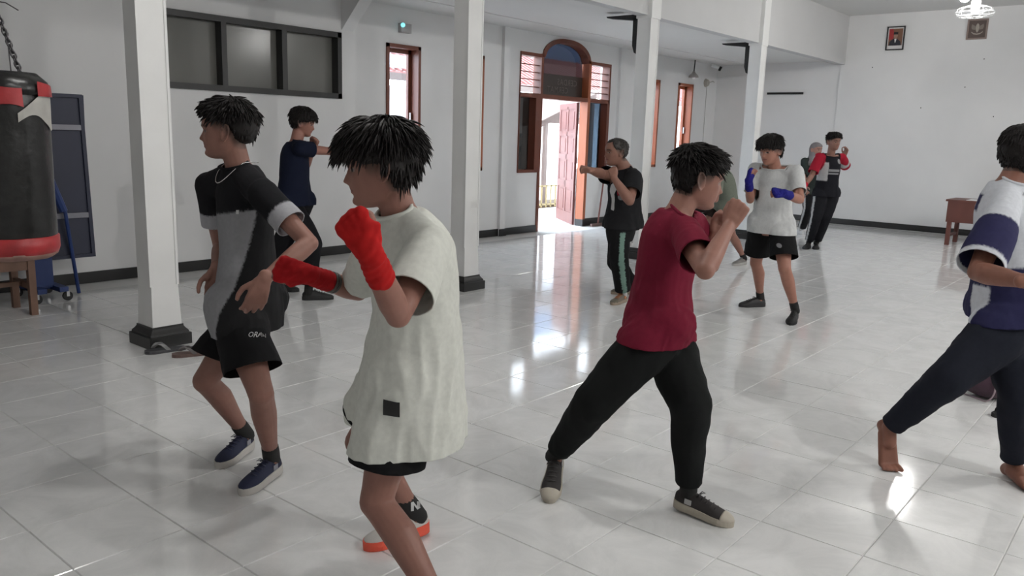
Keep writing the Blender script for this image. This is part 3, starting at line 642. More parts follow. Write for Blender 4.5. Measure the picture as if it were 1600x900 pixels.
POSES = {
 'P1': dict(S=1.66, pelvis=(1.917, 3.087, 0.743), neck=(1.921, 3.113, 1.347), head=(1.875, 3.137, 1.486), face=(-0.726, 0.688, -0.02), hup=(0.032, -0.038, 0.999),
   L=((1.834, 3.047, 0.743), (1.881, 2.879, 1.238), (1.93, 2.645, 1.064), (1.708, 2.628, 0.947), (-0.35, 0.131, -0.927), (-0.401, -0.912, 0.089), (1.775, 2.772, 0.45), (1.915, 2.925, 0.1), (1.629, 2.822, 0.02)),
   R=((1.999, 3.126, 0.743), (1.892, 3.305, 1.244), (1.972, 3.37, 0.967), (1.83, 3.171, 0.905), (-0.139, 0.013, -0.99), (0.553, 0.833, 0.0), (1.755, 3.17, 0.42), (1.99, 3.256, 0.1), (1.741, 3.144, 0.02))),
 'P2': dict(S=1.64, pelvis=(1.718, 1.84, 0.758), neck=(1.685, 1.849, 1.274), head=(1.622, 1.877, 1.401), face=(-0.721, 0.683, -0.118), hup=(-0.125, 0.151, 0.981),
   L=((1.649, 1.783, 0.758), (1.637, 1.671, 1.186), (1.413, 1.559, 1.036), (1.264, 1.499, 1.226), (-0.259, 0.46, 0.849), (-0.904, -0.384, 0.188), (1.568, 1.828, 0.367), (1.588, 1.538, 0.09), (1.446, 1.623, 0.02)),
   R=((1.787, 1.898, 0.758), (1.765, 2.049, 1.132), (1.85, 2.252, 0.94), (1.618, 2.241, 1.031), (-0.732, 0.654, 0.194), (-0.832, -0.45, 0.325), (1.751, 2.128, 0.43), (1.976, 2.083, 0.1), (1.777, 2.142, 0.02))),
 'P3': dict(S=1.6, pelvis=(2.864, 1.588, 0.775), neck=(2.86, 1.545, 1.236), head=(2.936, 1.501, 1.359), face=(0.685, -0.702, -0.196), hup=(0.095, -0.114, 0.989),
   L=((2.939, 1.633, 0.775), (3.092, 1.594, 1.158), (3.301, 1.595, 0.965), (3.139, 1.51, 1.126), (0.286, -0.344, 0.894), (0.952, 0.307, 0.0), (2.812, 1.402, 0.485), (2.883, 1.419, 0.1), (2.891, 1.257, 0.02)),
   R=((2.788, 1.542, 0.775), (2.738, 1.426, 1.15), (2.531, 1.245, 1.075), (2.73, 1.262, 1.214), (0.331, -0.256, 0.908), (-0.863, -0.466, 0.192), (2.613, 1.718, 0.471), (2.681, 1.953, 0.165), (2.37, 1.784, 0.02))),
 'P4': dict(S=1.7, pelvis=(4.24, 0.576, 0.775), neck=(4.19, 0.636, 1.376), head=(4.23, 0.588, 1.487), face=(0.675, -0.736, -0.05), hup=(0.064, -0.077, 0.995),
   L=((4.318, 0.628, 0.775), (4.473, 0.593, 1.259), (4.45, 0.477, 0.98), (4.7, 0.424, 1.015), (0.548, -0.66, 0.514), (0.755, 0.626, 0.196), (4.094, 0.472, 0.461), (4.263, 0.472, 0.08), (4.079, 0.297, 0.015)),
   R=((4.162, 0.524, 0.775), (3.949, 0.614, 1.214), (3.72, 0.633, 1.018), (3.546, 0.442, 1.026), (0.556, -0.825, 0.099), (-0.795, -0.536, 0.286), (3.893, 0.712, 0.519), (3.991, 0.954, 0.195), (3.721, 0.702, 0.02))),
 'P5': dict(S=1.7, pelvis=(4.366, 6.201, 0.835), neck=(4.38, 6.184, 1.38), head=(4.456, 6.171, 1.55), face=(0.724, -0.647, -0.24), hup=(0.064, -0.077, 0.995),
   L=((4.457, 6.222, 0.835), (4.462, 6.32, 1.32), (4.668, 6.447, 1.139), (4.628, 6.27, 1.323), (0.237, -0.286, 0.928), (0.988, 0.152, 0.0), (4.274, 6.277, 0.465), (4.315, 6.454, 0.09), (4.415, 6.347, 0.02)),
   R=((4.275, 6.179, 0.835), (4.315, 6.028, 1.329), (4.616, 6.037, 1.308), (4.715, 5.8, 1.334), (0.383, -0.918, 0.1), (-0.66, -0.548, 0.514), (4.401, 5.98, 0.491), (4.303, 5.927, 0.09), (4.454, 5.833, 0.02))),
 'P6': dict(S=1.62, pelvis=(6.53, 4.098, 0.731), neck=(6.535, 4.092, 1.233), head=(6.452, 4.16, 1.371), face=(-0.856, 0.515, -0.047), hup=(0.0, 0.0, 1.0),
   L=((6.44, 4.06, 0.731), (6.412, 3.927, 1.151), (6.219, 3.835, 0.957), (6.145, 3.966, 1.152), (-0.228, 0.124, 0.966), (-0.863, -0.466, 0.192), (6.21, 3.91, 0.445), (6.384, 3.949, 0.09), (6.162, 3.935, 0.02)),
   R=((6.619, 4.136, 0.731), (6.589, 4.262, 1.14), (6.31, 4.194, 1.172), (6.068, 4.172, 1.212), (-0.709, 0.699, 0.099), (0.688, 0.571, 0.447), (6.494, 4.124, 0.355), (6.789, 4.11, 0.09), (6.658, 4.221, 0.02))),
 'P7': dict(S=1.62, pelvis=(9.253, 4.366, 0.756), neck=(8.952, 4.336, 1.148), head=(8.847, 4.353, 1.281), face=(-0.746, 0.604, -0.282), hup=(0.0, 0.0, 1.0),
   L=((9.171, 4.331, 0.756), (8.793, 4.25, 1.118), (8.76, 4.248, 0.832), (8.54, 4.306, 0.924), (-0.897, 0.233, 0.375), (-0.755, -0.626, 0.196), (9.265, 4.245, 0.38), (9.529, 4.185, 0.09), (9.389, 4.215, 0.02)),
   R=((9.335, 4.4, 0.756), (9.112, 4.422, 1.118), (9.038, 4.532, 0.862), (8.82, 4.561, 0.972), (-0.886, 0.117, 0.449), (0.755, 0.626, 0.196), (9.143, 4.577, 0.457), (9.269, 4.663, 0.09), (9.274, 4.766, 0.02))),
 'P8': dict(S=1.64, pelvis=(6.833, 2.775, 0.8), neck=(6.83, 2.78, 1.294), head=(6.742, 2.808, 1.434), face=(-0.948, 0.237, -0.21), hup=(-0.064, 0.077, 0.995),
   L=((6.832, 2.685, 0.8), (6.826, 2.597, 1.265), (6.663, 2.483, 1.05), (6.425, 2.528, 1.108), (-0.832, 0.553, 0.048), (-0.495, -0.611, 0.617), (6.648, 2.551, 0.469), (6.819, 2.494, 0.11), (6.538, 2.431, 0.02)),
   R=((6.835, 2.866, 0.8), (6.833, 2.964, 1.265), (6.685, 2.922, 1.017), (6.511, 2.871, 1.188), (-0.013, -0.139, 0.99), (-0.134, 0.991, 0.0), (6.979, 2.945, 0.433), (7.187, 2.961, 0.09), (7.018, 3.093, 0.02))),
 'P9': dict(S=1.7, pelvis=(11.968, 4.086, 0.793), neck=(11.973, 4.08, 1.342), head=(11.939, 4.042, 1.532), face=(-0.515, -0.856, -0.047), hup=(0.0, 0.0, 1.0),
   L=((12.046, 4.034, 0.793), (12.131, 3.974, 1.311), (12.398, 3.984, 1.169), (12.212, 3.961, 1.346), (0.125, -0.151, 0.981), (0.868, -0.496, 0.0), (11.8, 4.007, 0.458), (11.938, 4.144, 0.09), (11.594, 4.031, 0.02)),
   R=((11.89, 4.138, 0.793), (11.814, 4.185, 1.311), (11.666, 4.214, 1.049), (11.455, 4.231, 0.9), (-0.2, 0.088, -0.976), (-0.868, 0.496, 0.0), (11.661, 4.099, 0.447), (11.838, 4.22, 0.09), (11.592, 4.196, 0.02))),
 'P10': dict(S=1.6, pelvis=(13.673, 4.895, 0.738), neck=(13.655, 4.917, 1.234), head=(13.621, 4.879, 1.402), face=(-0.402, -0.914, -0.045), hup=(0.0, 0.0, 1.0),
   L=((13.746, 4.846, 0.738), (13.804, 4.818, 1.205), (13.666, 4.706, 0.982), (13.515, 4.615, 0.814), (-0.62, -0.371, -0.691), (0.328, -0.945, 0.0), (13.622, 4.725, 0.387), (13.862, 4.813, 0.09), (13.891, 4.838, 0.02)),
   R=((13.6, 4.944, 0.738), (13.506, 5.016, 1.205), (13.351, 4.949, 0.975), (13.201, 4.855, 0.808), (-0.618, -0.385, -0.686), (-0.868, 0.496, 0.0), (13.369, 4.838, 0.44), (13.498, 4.96, 0.09), (13.524, 4.995, 0.02))),
}
# ================================================================ people
def voxel(bm, size, smooth=2, fac=.5):
    me = bpy.data.meshes.new('tmp'); bm.to_mesh(me); bm.free()
    o = bpy.data.objects.new('tmp', me); COL.objects.link(o)
    m = o.modifiers.new('r', 'REMESH'); m.mode = 'VOXEL'; m.voxel_size = size; m.use_smooth_shade = True
    if smooth: s = o.modifiers.new('s', 'SMOOTH'); s.factor = fac; s.iterations = smooth
    dg = bpy.context.evaluated_depsgraph_get(); me2 = bpy.data.meshes.new_from_object(o.evaluated_get(dg))
    bpy.data.objects.remove(o); bpy.data.meshes.remove(me)
    return me2
def sstep(a, b, x):
    k = max(0, min(1, (x-a)/(b-a))); return k*k*(3-2*k)
def mixc(a, b, k): return tuple(x+(y-x)*k for x, y in zip(a, b))
def set_col(me, cols):
    at = me.color_attributes.new('Col', 'FLOAT_COLOR', 'POINT')
    flat = []
    for c in cols: flat += [c[0], c[1], c[2], 1.0]
    at.data.foreach_set('color', flat)
MT['skin'] = mat('skin', (.4, .2, .15), .5, attr='Col', nz=(25, .10), spec=.35)
MT['cloth'] = mat('cloth', (.5, .5, .5), .9, attr='Col', nz=(60, .08), bump=(450, .12, .001), spec=.15)
MT['hair'] = mat('black_hair', (.010, .008, .008), .55, spec=.22)
MT['greyhair'] = mat('greying_hair', (.035, .030, .028), .5, spec=.35)

# ---- head -------------------------------------------------------------
HP = [(-.113, .050, .030, .012), (-.108, .070, .018, .027), (-.098, .082, .0, .040), (-.085, .084, -.018, .050), (-.070, .0835, -.040, .058), (-.052, .086, -.062, .064),
      (-.030, .086, -.082, .070), (-.010, .0855, -.094, .0735), (.005, .0855, -.099, .075), (.022, .092, -.102, .0755), (.045, .091, -.103, .075), (.065, .083, -.099, .070),
      (.083, .068, -.088, .060), (.097, .046, -.070, .046), (.106, .022, -.048, .028), (.110, .0, -.028, .012)]
def head_pt(th, z):
    xf, xb, w_ = interp(HP, z); cx = -.012
    c, s = math.cos(th), math.sin(th)
    r = xf-cx if c > 0 else cx-xb
    sx = math.copysign(abs(c)**.88, c); sy = math.copysign(abs(s)**.92, s)
    return V((cx+r*sx, w_*sy, z))
def gs(x, s): return math.exp(-(x/s)**2)
def face_dx(y, z):
    ay = abs(y); d = 0
    if z < .012 and z > -.046:
        k = (.012-z)/.042; k = min(1, max(0, k)); amp = .023*k**1.15
        if z < -.031: amp *= max(0, 1-((-.031-z)/.013)**1.5) if z > -.044 else 0
        d += amp*gs(y, .007+.007*k)
    d += -.0115*gs(ay-.031, .014)*gs(z-.003, .011)
    d += .0055*gs(ay-.031, .010)*gs(z-.001, .006)
    d += .0035*gs(z-.021, .007)*gs(ay-.025, .022)
    d += .0065*gs(z+.0515, .0045)*gs(y, .017) + .006*gs(z+.0635, .005)*gs(y, .016) - .003*gs(z+.0575, .0025)*gs(y, .02)
    d += -.004*gs(z+.074, .005)*gs(y, .02) + .005*gs(z+.092, .010)*gs(y, .016)
    d += .003*gs(ay-.045, .015)*gs(z+.02, .014)
    return d
def head_bm(bm, tw):
    zs = []; z = -.113
    while z < .1101: zs.append(z); z += .0042 if z < .03 else .008
    zs.append(.110)
    N = 60; rings = []
    for z in zs:
        ring = []
        for i in range(N):
            ph = 2*PI*i/N; th = ph-.45*math.sin(ph)
            p = head_pt(th, z)
            if p.x > .02: p.x += face_dx(p.y, z)*sstep(.02, .055, p.x)
            ring.append(tw(p))
        rings.append(ring)
    loft(bm, rings)
    for s in (-1, 1):
        c = V((-.014, s*.079, -.008))
        rg = []
        for k in range(7):
            t = -1+2*k/6; rr = math.sqrt(max(.02, 1-t*t))
            rg.append([tw(c+V((math.cos(2*PI*i/10)*.018*rr-.22*t*.034, s*(.007+.006*max(0, -math.cos(2*PI*i/10)))*1.0*(.4+.6*math.sin(2*PI*i/10)), t*.035))) for i in range(10)])
        ball(bm, tw(c), .001); loft(bm, rg)
        rim = [tw(c+V((.016*math.cos(a)-.22*.034*math.sin(a)-.003, s*(.011+.008*max(0, -math.cos(a))), .034*math.sin(a)+.002))) for a in [math.radians(x) for x in range(20, 290, 20)]]
        wire(bm, rim, .0048, 7)
LINE = {'std': [(0, .060), (.5, .058), (.85, .050), (1.1, .022), (1.45, .018), (1.7, -.018), (2.1, -.064), (3.15, -.084)],
        'fade': [(0, .058), (.5, .056), (.85, .048), (1.1, .038), (1.45, .036), (1.75, .012), (2.1, -.030), (3.15, -.058)],
        'bowl': [(0, .036), (.5, .034), (.85, .028), (1.1, .012), (1.45, .014), (1.7, -.020), (2.1, -.058), (3.15, -.072)],
        'recede': [(0, .078), (.35, .080), (.7, .088), (.95, .060), (1.2, .020), (1.45, .018), (1.7, -.012), (2.1, -.050), (3.15, -.066)]}
def make_hair(root, tw, st, seed, off):
    random.seed(seed); line = LINE[st.get('line', 'std')]; top, side, back = st.get('vol', (.022, .010, .016))
    def thick(th, z):
        a = abs((th+PI) % (2*PI)-PI); b = sstep(1.5, 2.6, a); f = 1-sstep(.3, 1.1, a)
        low = side*(1-b-f*(1-b)) + back*b + st.get('front', top)*f*(1-b)
        return low+(top-low)*sstep(.05, .105, z)
    def m(th, z):
        a = abs((th+PI) % (2*PI)-PI); h = interp(line, a)[0]; return sstep(h-.004, h+.012, z)
    def pt(th, z, k=1.0):
        p = head_pt(th, z); n = V((p.x+.012, p.y*1.1, max(0, z-.02)*1.6)).normalized()
        mm = m(th, z); wob = .006*st.get('rough', 1)*noise.noise(p*38+V((seed, 0, 0)))
        return p+n*((thick(th, z)+wob)*mm*k-.008*(1-mm)), n, mm
    bm = bmesh.new(); zs = [-.105+.0065*i for i in range(34)]; N = 72; rings = []
    for z in zs: rings.append([tw(pt(2*PI*i/N, min(z, .1095))[0]) for i in range(N)])
    loft(bm, rings)
    crown = V(st.get('crown', (-.035, 0, .125))); cnt = 0; tries = 0
    flow_b = V(st.get('flow', (.0, 0, 0))); ln = st.get('len', .045); jit = st.get('jit', .13); lift = st.get('lift', .35)*.5
    while cnt < st.get('n', 420)*2.4 and tries < 12000:
        tries += 1; th = random.uniform(-PI, PI); z = random.uniform(-.08, .11)
        p, n, mm = pt(th, z, .86)
        if mm < .6: continue
        a = abs(th)
        if a > 1.0 and z < .045 and random.random() < st.get('sidecut', .55): continue
        cnt += 1
        fl = (p-crown); fl = fl-n*fl.dot(n); fl = fl.normalized() if fl.length > 1e-4 else V((1, 0, 0))
        d = (fl+n*lift*random.uniform(.5, 1.3)+flow_b+V((random.gauss(0, jit), random.gauss(0, jit), random.gauss(0, jit)))).normalized()
        L = ln*random.uniform(.6, 1.25)*(1 if z > .04 else .6)*(st.get('frl', .75) if a < .95 and z < .085 else 1); q = p.copy(); pts = [tw(q)]
        for k in range(4):
            q = q+d*(L/4); d = (d+V((0, 0, -st.get('droop', .22)))+flow_b*.2).normalized(); pts.append(tw(q))
        r = .0034*random.uniform(.6, 1.3)*st.get('thk', 1); wire(bm, pts, [r, r*1.1, r*.9, r*.6, r*.1], 4)
    bm.transform(Matrix.Translation(-off))
    return flush('hair', bm, MT[st.get('mat', 'hair')], root, smooth=True)

# ---- hands -------------------------------------------------------------
CURL = {'fist': (78, 98, 55), 'half': (42, 55, 35), 'loose': (58, 72, 42), 'relax': (22, 30, 20), 'open': (8, 14, 10)}
def hand_frame(X, dor, side):
    X = X.normalized(); Z = (dor-X*dor.dot(X)).normalized(); Y = Z.cross(X)
    if side == 'L': Y = -Y
    return X, Y, Z
def hand(bm, W, X, dor, side, curl, sc=1.0):
    X, Y, Z = hand_frame(X, dor, side); c = CURL[curl]
    P = lambda x, y, z: W+(X*x+Y*y+Z*z)*sc
    offs = [(.030, .088, .070, .0088), (.010, .092, .078, .0090), (-.011, .088, .072, .0086), (-.030, .080, .056, .0077)]
    seg(bm, P(-.02, 0, 0), P(.03, 0, 0), [(0, .025*sc), (1, .028*sc)], 12, .72, Y)
    for i, (y, x, L, r) in enumerate(offs):
        seg(bm, P(.0, y*.45, 0), P(x, y, 0), [(0, .0155*sc), (.6, .0150*sc), (1, .0118*sc)], 10, .95, steps=4)
        p = P(x, y, 0); a = 0
        for j, (fr, ca) in enumerate(zip((.45, .30, .25), c)):
            a += math.radians(ca*(1+.05*i)); d = X*math.cos(a)-Z*math.sin(a)
            if curl in ('relax', 'open'): d = (d+Y*(y*2.2)).normalized()
            q = p+d*(L*fr*sc); seg(bm, p, q, [(0, r*sc*(1.06-.08*j)), (1, r*sc*(.98-.1*j))], 10, 1, steps=3); p = q
    seg(bm, P(.012, .018, -.008), P(.045, .034, -.014), [(0, .016*sc), (1, .0135*sc)], 10, 1, steps=3)
    if curl in ('fist', 'loose'): tp = [(.045, .036, -.016), (.078, .036, -.034), (.088, .012, -.046), (.088, -.012, -.047)]
    else: tp = [(.030, .034, -.012), (.056, .056, -.020), (.084, .062, -.026), (.104, .060, -.030)]
    for (a, b, r0, r1) in zip(tp, tp[1:], (.0125, .0108, .0098), (.0110, .0100, .0085)): seg(bm, P(*a), P(*b), [(0, r0*sc), (1, r1*sc)], 10, 1, steps=3)
def make_wrap(root, j, s, S, off, col, name='hand_wrap', tail=False, reach=.10):
    """cloth bandage round palm and wrist, fingers left free"""
    X, Y, Z = hand_frame(j['hd', s], j['dor', s], s); W = j['wr', s]; sc = S/1.65*1.03; bm = bmesh.new()
    P = lambda x, y, z: W+(X*x+Y*y+Z*z)*sc
    for y, x in ((.030, .088), (.010, .092), (-.011, .088), (-.030, .080)): seg(bm, P(.0, y*.45, 0), P(x, y, 0), [(0, .021*sc), (1, .0178*sc)], 12, 1, steps=4)
    seg(bm, P(.012, .018, -.008), P(.045, .036, -.014), [(0, .02*sc), (1, .018*sc)], 10, 1, steps=3)
    e = (j['el', s]-W).normalized(); seg(bm, P(.03, 0, 0), W, [(0, .031*sc), (1, .032*sc)], 14, .85, Y)
    ball(bm, W, .0345*sc); seg(bm, P(-.02, 0, 0), P(.03, 0, 0), [(0, .032*sc), (1, .034*sc)], 12, .80, Y); seg(bm, W, W+e*reach, [(0, .033*sc), (1, .037*sc)], 14, .95)
    me = voxel(bm, .005, 2); b2 = bmesh.new(); b2.from_mesh(me)
    for v in b2.verts:
        q = v.co-W; t = q.dot(e); k = noise.noise(v.co*55)*.0016+math.sin(t*330+q.dot(Y)*130)*.0009; v.co += v.normal*k
    if tail:
        p0 = P(-.02, -.02, -.03); pts = [p0, p0+V((0, 0, -.02))+Y*.01, p0+V((0, 0, -.045))+Y*.012]
        for a in (-1, 1): wire(b2, [p+X*.007*a for p in pts], [.006, .007, .005], 6)
    b2.transform(Matrix.Translation(-off)); o = flush(name, b2, mat(name+'_cloth', col, .9, spec=.15, nz=(40, .15), bump=(300, .2, .001)), root, smooth=True); return o

# ---- shoes -------------------------------------------------------------
SW = [(0, .004), (.006, .017), (.02, .0275), (.05, .034), (.09, .0345), (.14, .0385), (.185, .0455), (.215, .0450), (.240, .037), (.258, .025), (.268, .012), (.271, .003)]
def foot_frame(A, toe, S, bare=False):
    k = S/1.65; h = V((toe.x-A.x, toe.y-A.y, 0)).normalized(); zA = (.078 if bare else .092)*k; xt = (.185 if bare else .20)*k
    lo, hi = -.3, 1.35
    for _ in range(50):
        md = (lo+hi)/2
        if A.z-xt*math.sin(md)-zA*math.cos(md) > 0: lo = md
        else: hi = md
    f = h*math.cos(lo)-V((0, 0, 1))*math.sin(lo); u = h*math.sin(lo)+V((0, 0, 1))*math.cos(lo)
    l = u.cross(f); o = A-f*(.058*k)-u*zA
    return Matrix(((f.x, l.x, u.x, o.x), (f.y, l.y, u.y, o.y), (f.z, l.z, u.z, o.z), (0, 0, 0, 1))) @ Matrix.Diagonal((k, k, k, 1)), lo
def make_shoe(root, A, toe, S, sp, off):
    M, pitch = foot_frame(A, toe, S); M = Matrix.Translation(-off) @ M
    dz = max(0, sp.get('sole', .026)-.022)
    ht = [(.004, .060), (.02, .080), (.05, .088), (.09, .086), (.12, .078), (.15, .068), (.185, .057), (.215, .048), (.24, .041), (.258, .033), (.269, .024)]
    bm = bmesh.new(); rings = []; N = 18
    for i in range(24):
        x = .004+.264*i/23; w_ = interp(SW, x)[0]*.96; H = interp(ht, x)[0]
        rings.append([V((x, w_*(1-.32*max(0, math.sin(a))**2*(1 if x < .17 else .6))*math.copysign(abs(math.cos(a))**.75, math.cos(a)), .022+dz+(H-.022)*max(-.25, math.sin(a)))) for a in [2*PI*j/N for j in range(N)]])
    loft(bm, rings)
    me = voxel(bm, .006, 2); bm = bmesh.new(); bm.from_mesh(me)
    bmesh.ops.bisect_plane(bm, geom=list({g for q in bm.faces if q.calc_center_median().x < .10 and q.calc_center_median().z > .05 for g in (q, *q.edges, *q.verts)}), plane_co=(.045, 0, .080+dz), plane_no=(-.12, 0, 1), clear_outer=True)
    bm.transform(M); up = flush('shoe', bm, sp['m_up'], root, smooth=True)
    bm = bmesh.new(); xs = [.0+.271*(1-math.cos(PI*i/20))/2 for i in range(21)]
    def outline(k, z, dz): return [V((x, interp(SW, x)[0]*k, z+dz*(1-x/.27))) for x in xs]+[V((x, -interp(SW, x)[0]*k, z+dz*(1-x/.27))) for x in reversed(xs[1:-1])]
    th = sp.get('sole', .026)
    loft(bm, [outline(.93, 0, 0), outline(1.02, .005, 0), outline(1.06, th*.6, .004), outline(1.03, th, .010), outline(.95, th+.001, .010)])
    bm.transform(M); flush('sole', bm, sp['m_sole'], up, smooth=False)
    if 'm_toe' in sp:
        bm = bmesh.new(); rings = []
        for i in range(9):
            x = .222+.0475*i/8; w_ = interp(SW, x)[0]*1.04; H = interp(ht, x)[0]+.003
            rings.append([V((x, w_*math.cos(a), .02+dz+(H-.02)*max(-.2, math.sin(a)))) for a in [2*PI*j/N for j in range(N)]])
        loft(bm, rings); bm.transform(M); flush('toe_cap', bm, sp['m_toe'], up, smooth=True)
    bm = bmesh.new()
    for i in range(5):
        x = .108+.020*i; z = interp(ht, x)[0]+.001+dz; wire(bm, [V((x, -.021, z-.006)), V((x+.004, 0, z+.003)), V((x, .021, z-.006))], .0028, 6)
    if sp.get('bow', True):
        for s in (-1, 1): wire(bm, [V((.108, 0, .083+dz)), V((.112, s*.018, .090+dz)), V((.122, s*.03, .082+dz)), V((.112, s*.012, .083+dz))], .0022, 5)
    bm.transform(M); flush('laces', bm, sp['m_lace'], up, smooth=True)
    if 'm_patch' in sp:
        for s in (-1, 1):
            bm = bmesh.new(); box(bm, V((.075, s*.0325, .052)), (.03, .004, .022), Matrix.Rotation(s*.05, 4, 'Z')); bm.transform(M); flush('side_patch', bm, sp['m_patch'], up)
    return up
def bare_foot(bm, A, toe, S):
    M, pitch = foot_frame(A, toe, S, True); k = S/1.65
    P = lambda x, y, z: M @ V((x, y, z))
    side = 1
    seg(bm, P(.025, 0, .03), P(.07, 0, .05), [(0, .030*k), (1, .036*k)], 14)
    # ball of the foot stays on the ground, toes lie flat when the heel is lifted
    fwd = V((toe.x-A.x, toe.y-A.y, 0)).normalized(); l = V((0, 0, 1)).cross(fwd)
    B = P(.182, 0, 0); B.z = .018*k
    seg(bm, P(.058, 0, .075), P(.12, 0, .045), [(0, .034*k), (1, .032*k)], 14, .9)
    for y, r in ((.030, .020), (.012, .018), (-.008, .017), (-.028, .016)):
        seg(bm, P(.07, y*.5, .040), B+l*(y*k)-fwd*.004, [(0, .026*k), (1, r*k)], 12, steps=6)
    for y, L, r in ((.033, .050, .0125), (.013, .050, .0085), (-.004, .046, .0082), (-.019, .040, .0080), (-.033, .032, .0076)):
        p = B+l*(y*k); q = p+(fwd*L+l*y*.15)*k; q.z = r*k
        seg(bm, p, p.lerp(q, .6)+V((0, 0, .004)), [(0, r*1.15*k), (1, r*k)], 8, steps=3); seg(bm, p.lerp(q, .6)+V((0, 0, .004)), q, [(0, r*k), (1, r*.9*k)], 8, steps=3)

# ---- the figure -----------------------------------------------------------
TB = [(-.18, .100, .075, -.005), (-.08, .146, .106, -.010), (.02, .150, .108, -.008), (.2, .134, .096, .0), (.4, .124, .090, .004), (.6, .136, .100, .006), (.8, .144, .102, .0), (.92, .108, .078, -.008), (1.0, .060, .056, -.004)]
LIMB = ('hip', 'sh', 'el', 'wr', 'hd', 'dor', 'kn', 'an', 'toe')
class Fig: pass
def figure(name, J, sp):
    S = J['S']; k = S/1.65; g = sp.get('girth', 1.0); f = Fig(); f.J = J; f.S = S
    j = {n: V(J[n]) for n in ('pelvis', 'neck', 'head', 'face', 'hup')}
    for s in 'LR': j.update({(n, s): V(p) for n, p in zip(LIMB, J[s])})
    f.j = j
    off = V(((j['an', 'L'].x+j['an', 'R'].x)/2, (j['an', 'L'].y+j['an', 'R'].y)/2, 0)); f.off = off
    root = empty('person', off, sp['label'], 'person', 'boxers training in the hall'); f.root = root
    T = (j['neck']-j['pelvis']); TL = T.length; Tn = T/TL; hx = (j['hip', 'L']-j['hip', 'R']).normalized(); sx = (j['sh', 'L']-j['sh', 'R']).normalized()
    bow = sp.get('bow', -.012)
    def tf(t):
        q = max(0, min(1, t)); L = hx.lerp(sx, q); L = (L-Tn*L.dot(Tn)).normalized(); F = L.cross(Tn)
        c = j['pelvis']+T*t+F*(bow*math.sin(PI*q)) 
        if t < 0: c = j['pelvis']+(Tn*(1-sp.get('plumb', .6))+V((0, 0, 1))*sp.get('plumb', .6)).normalized()*(TL*t)
        return c, L, F
    f.tf = tf; f.Tn = Tn; f.TL = TL
    def torso(bm, tab, ease, t0=None, n=28):
        rows = []; t = tab[0][0] if t0 is None else t0; ts = []
        while t < 1.0: ts.append(t); t += .045
        ts.append(1.0)
        for t in ts:
            a, b, fo = interp(tab, t); e = interp(ease, t); c, L, F = tf(t)
            rows.append(ellring(c+F*(fo*k+(e[2] if len(e) > 2 else 0)), L, F, (a*g+e[0])*k, (b*g*sp.get('belly', 1)+e[1])*k, n))
        loft(bm, rows)
    # head frame
    Fh = j['face'].normalized(); Uh = (j['hup']-Fh*j['hup'].dot(Fh)).normalized(); Lh = Uh.cross(Fh); hs = sp.get('head', 1.0)*k**.5
    tw = lambda p: j['head']+(Fh*p.x+Lh*p.y+Uh*p.z)*hs
    f.tw = tw
    # ---- body
    bm = bmesh.new(); torso(bm, TB, [(0, 0, 0), (1, 0, 0)])
    head_bm(bm, tw)
    nb = j['neck']-Tn*.03; seg(bm, nb, tw(V((-.022, 0, -.035))), [(0, .062*k*g), (.3, .054*k*g), (1, .052*k)], 18, 1)
    for s in 'LR':
        sh, el, wr, hip, kn, an = (j[n, s] for n in ('sh', 'el', 'wr', 'hip', 'kn', 'an'))
        seg(bm, j['neck']-Tn*.035*k, sh, [(0, .045*k), (1, .050*k*g)], 14); ball(bm, sh, .052*k*g)
        seg(bm, sh, el, [(0, .049*k*g), (.3, .046*k*g), (.65, .040*k*g), (1, .035*k*g)], 14); ball(bm, el, .0355*k*g)
        seg(bm, el, wr, [(0, .0355*k*g), (.22, .041*k*g), (.5, .036*k*g), (.85, .0265*k*g), (1, .0255*k*g)], 14, .92)
        hand(bm, wr, j['hd', s], j['dor', s], s, sp.get('hand'+s, 'fist'), k*1.0)
        th = kn-hip; sh_ = an-kn; back = (kn-(hip+an)/2); back = -(back.normalized()) if back.length > .02 else -V(tf(0)[2])
        seg(bm, hip, kn, [(0, .084*k*g), (.25, .082*k*g), (.6, .068*k*g), (.9, .055*k*g), (1, .053*k*g)], 18); ball(bm, kn, .0535*k*g)
        seg(bm, kn, an, [(0, .052*k*g), (.12, .051*k*g), (.32, .0545*k*g), (.6, .043*k*g), (.85, .033*k), (1, .034*k)], 18, 1, None, (back, [(0, 0), (.3, .014*k), (.7, .004), (1, 0)]))
        if sp.get('barefoot'): bare_foot(bm, an, j['toe', s], S)
        else: seg(bm, an, an+V((0, 0, -.03)), [(0, .033*k), (1, .03*k)], 12)
    me = voxel(bm, sp.get('vox', .007), 2, .45); skin = sp.get('skin', (.34, .17, .125)); cols = []
    line = LINE[sp['hair'].get('line', 'std')] if sp.get('hair') else None; inv = Matrix((Fh, Lh, Uh))
    for v in me.vertices:
        c = skin; q = (inv @ (v.co-j['head']))/hs
        if q.length < .17:
            x, y, z = q; ay = abs(y)
            if x > .03 and z > -.1:
                if ((ay-.031)/.0145)**2+((z-.001)/.0058)**2 < 1: c = (.025, .016, .014) if abs(ay-.031) < .0075 else (.36, .30, .27)
                if .010 < ay < .054 and abs(z-.0225-.003*sstep(.01, .035, ay)+.006*sstep(.038, .054, ay)) < .0055 and x > .04: c = mixc(c, (.03, .02, .017), .72)
                lp = (y/.025)**2+((z+.0575)/.0095)**2
                if lp < 1: c = mixc(c, (.30, .10, .085), .55)
                if abs(z+.0575) < .0022 and ay < .024: c = mixc(c, (.10, .035, .03), .6)
            if line is not None and z > -.07:
                a = abs(math.atan2(y, x+.012)); h = interp(line, a)[0]
                if a > .95 and z > h-.045: c = mixc(c, (.05, .035, .03), .75*sstep(h-.045, h, z))
        cols.append(c)
        v.co -= off
    set_col(me, cols); me.materials.append(MT['skin']); body = link('body', me, root); f.body = body
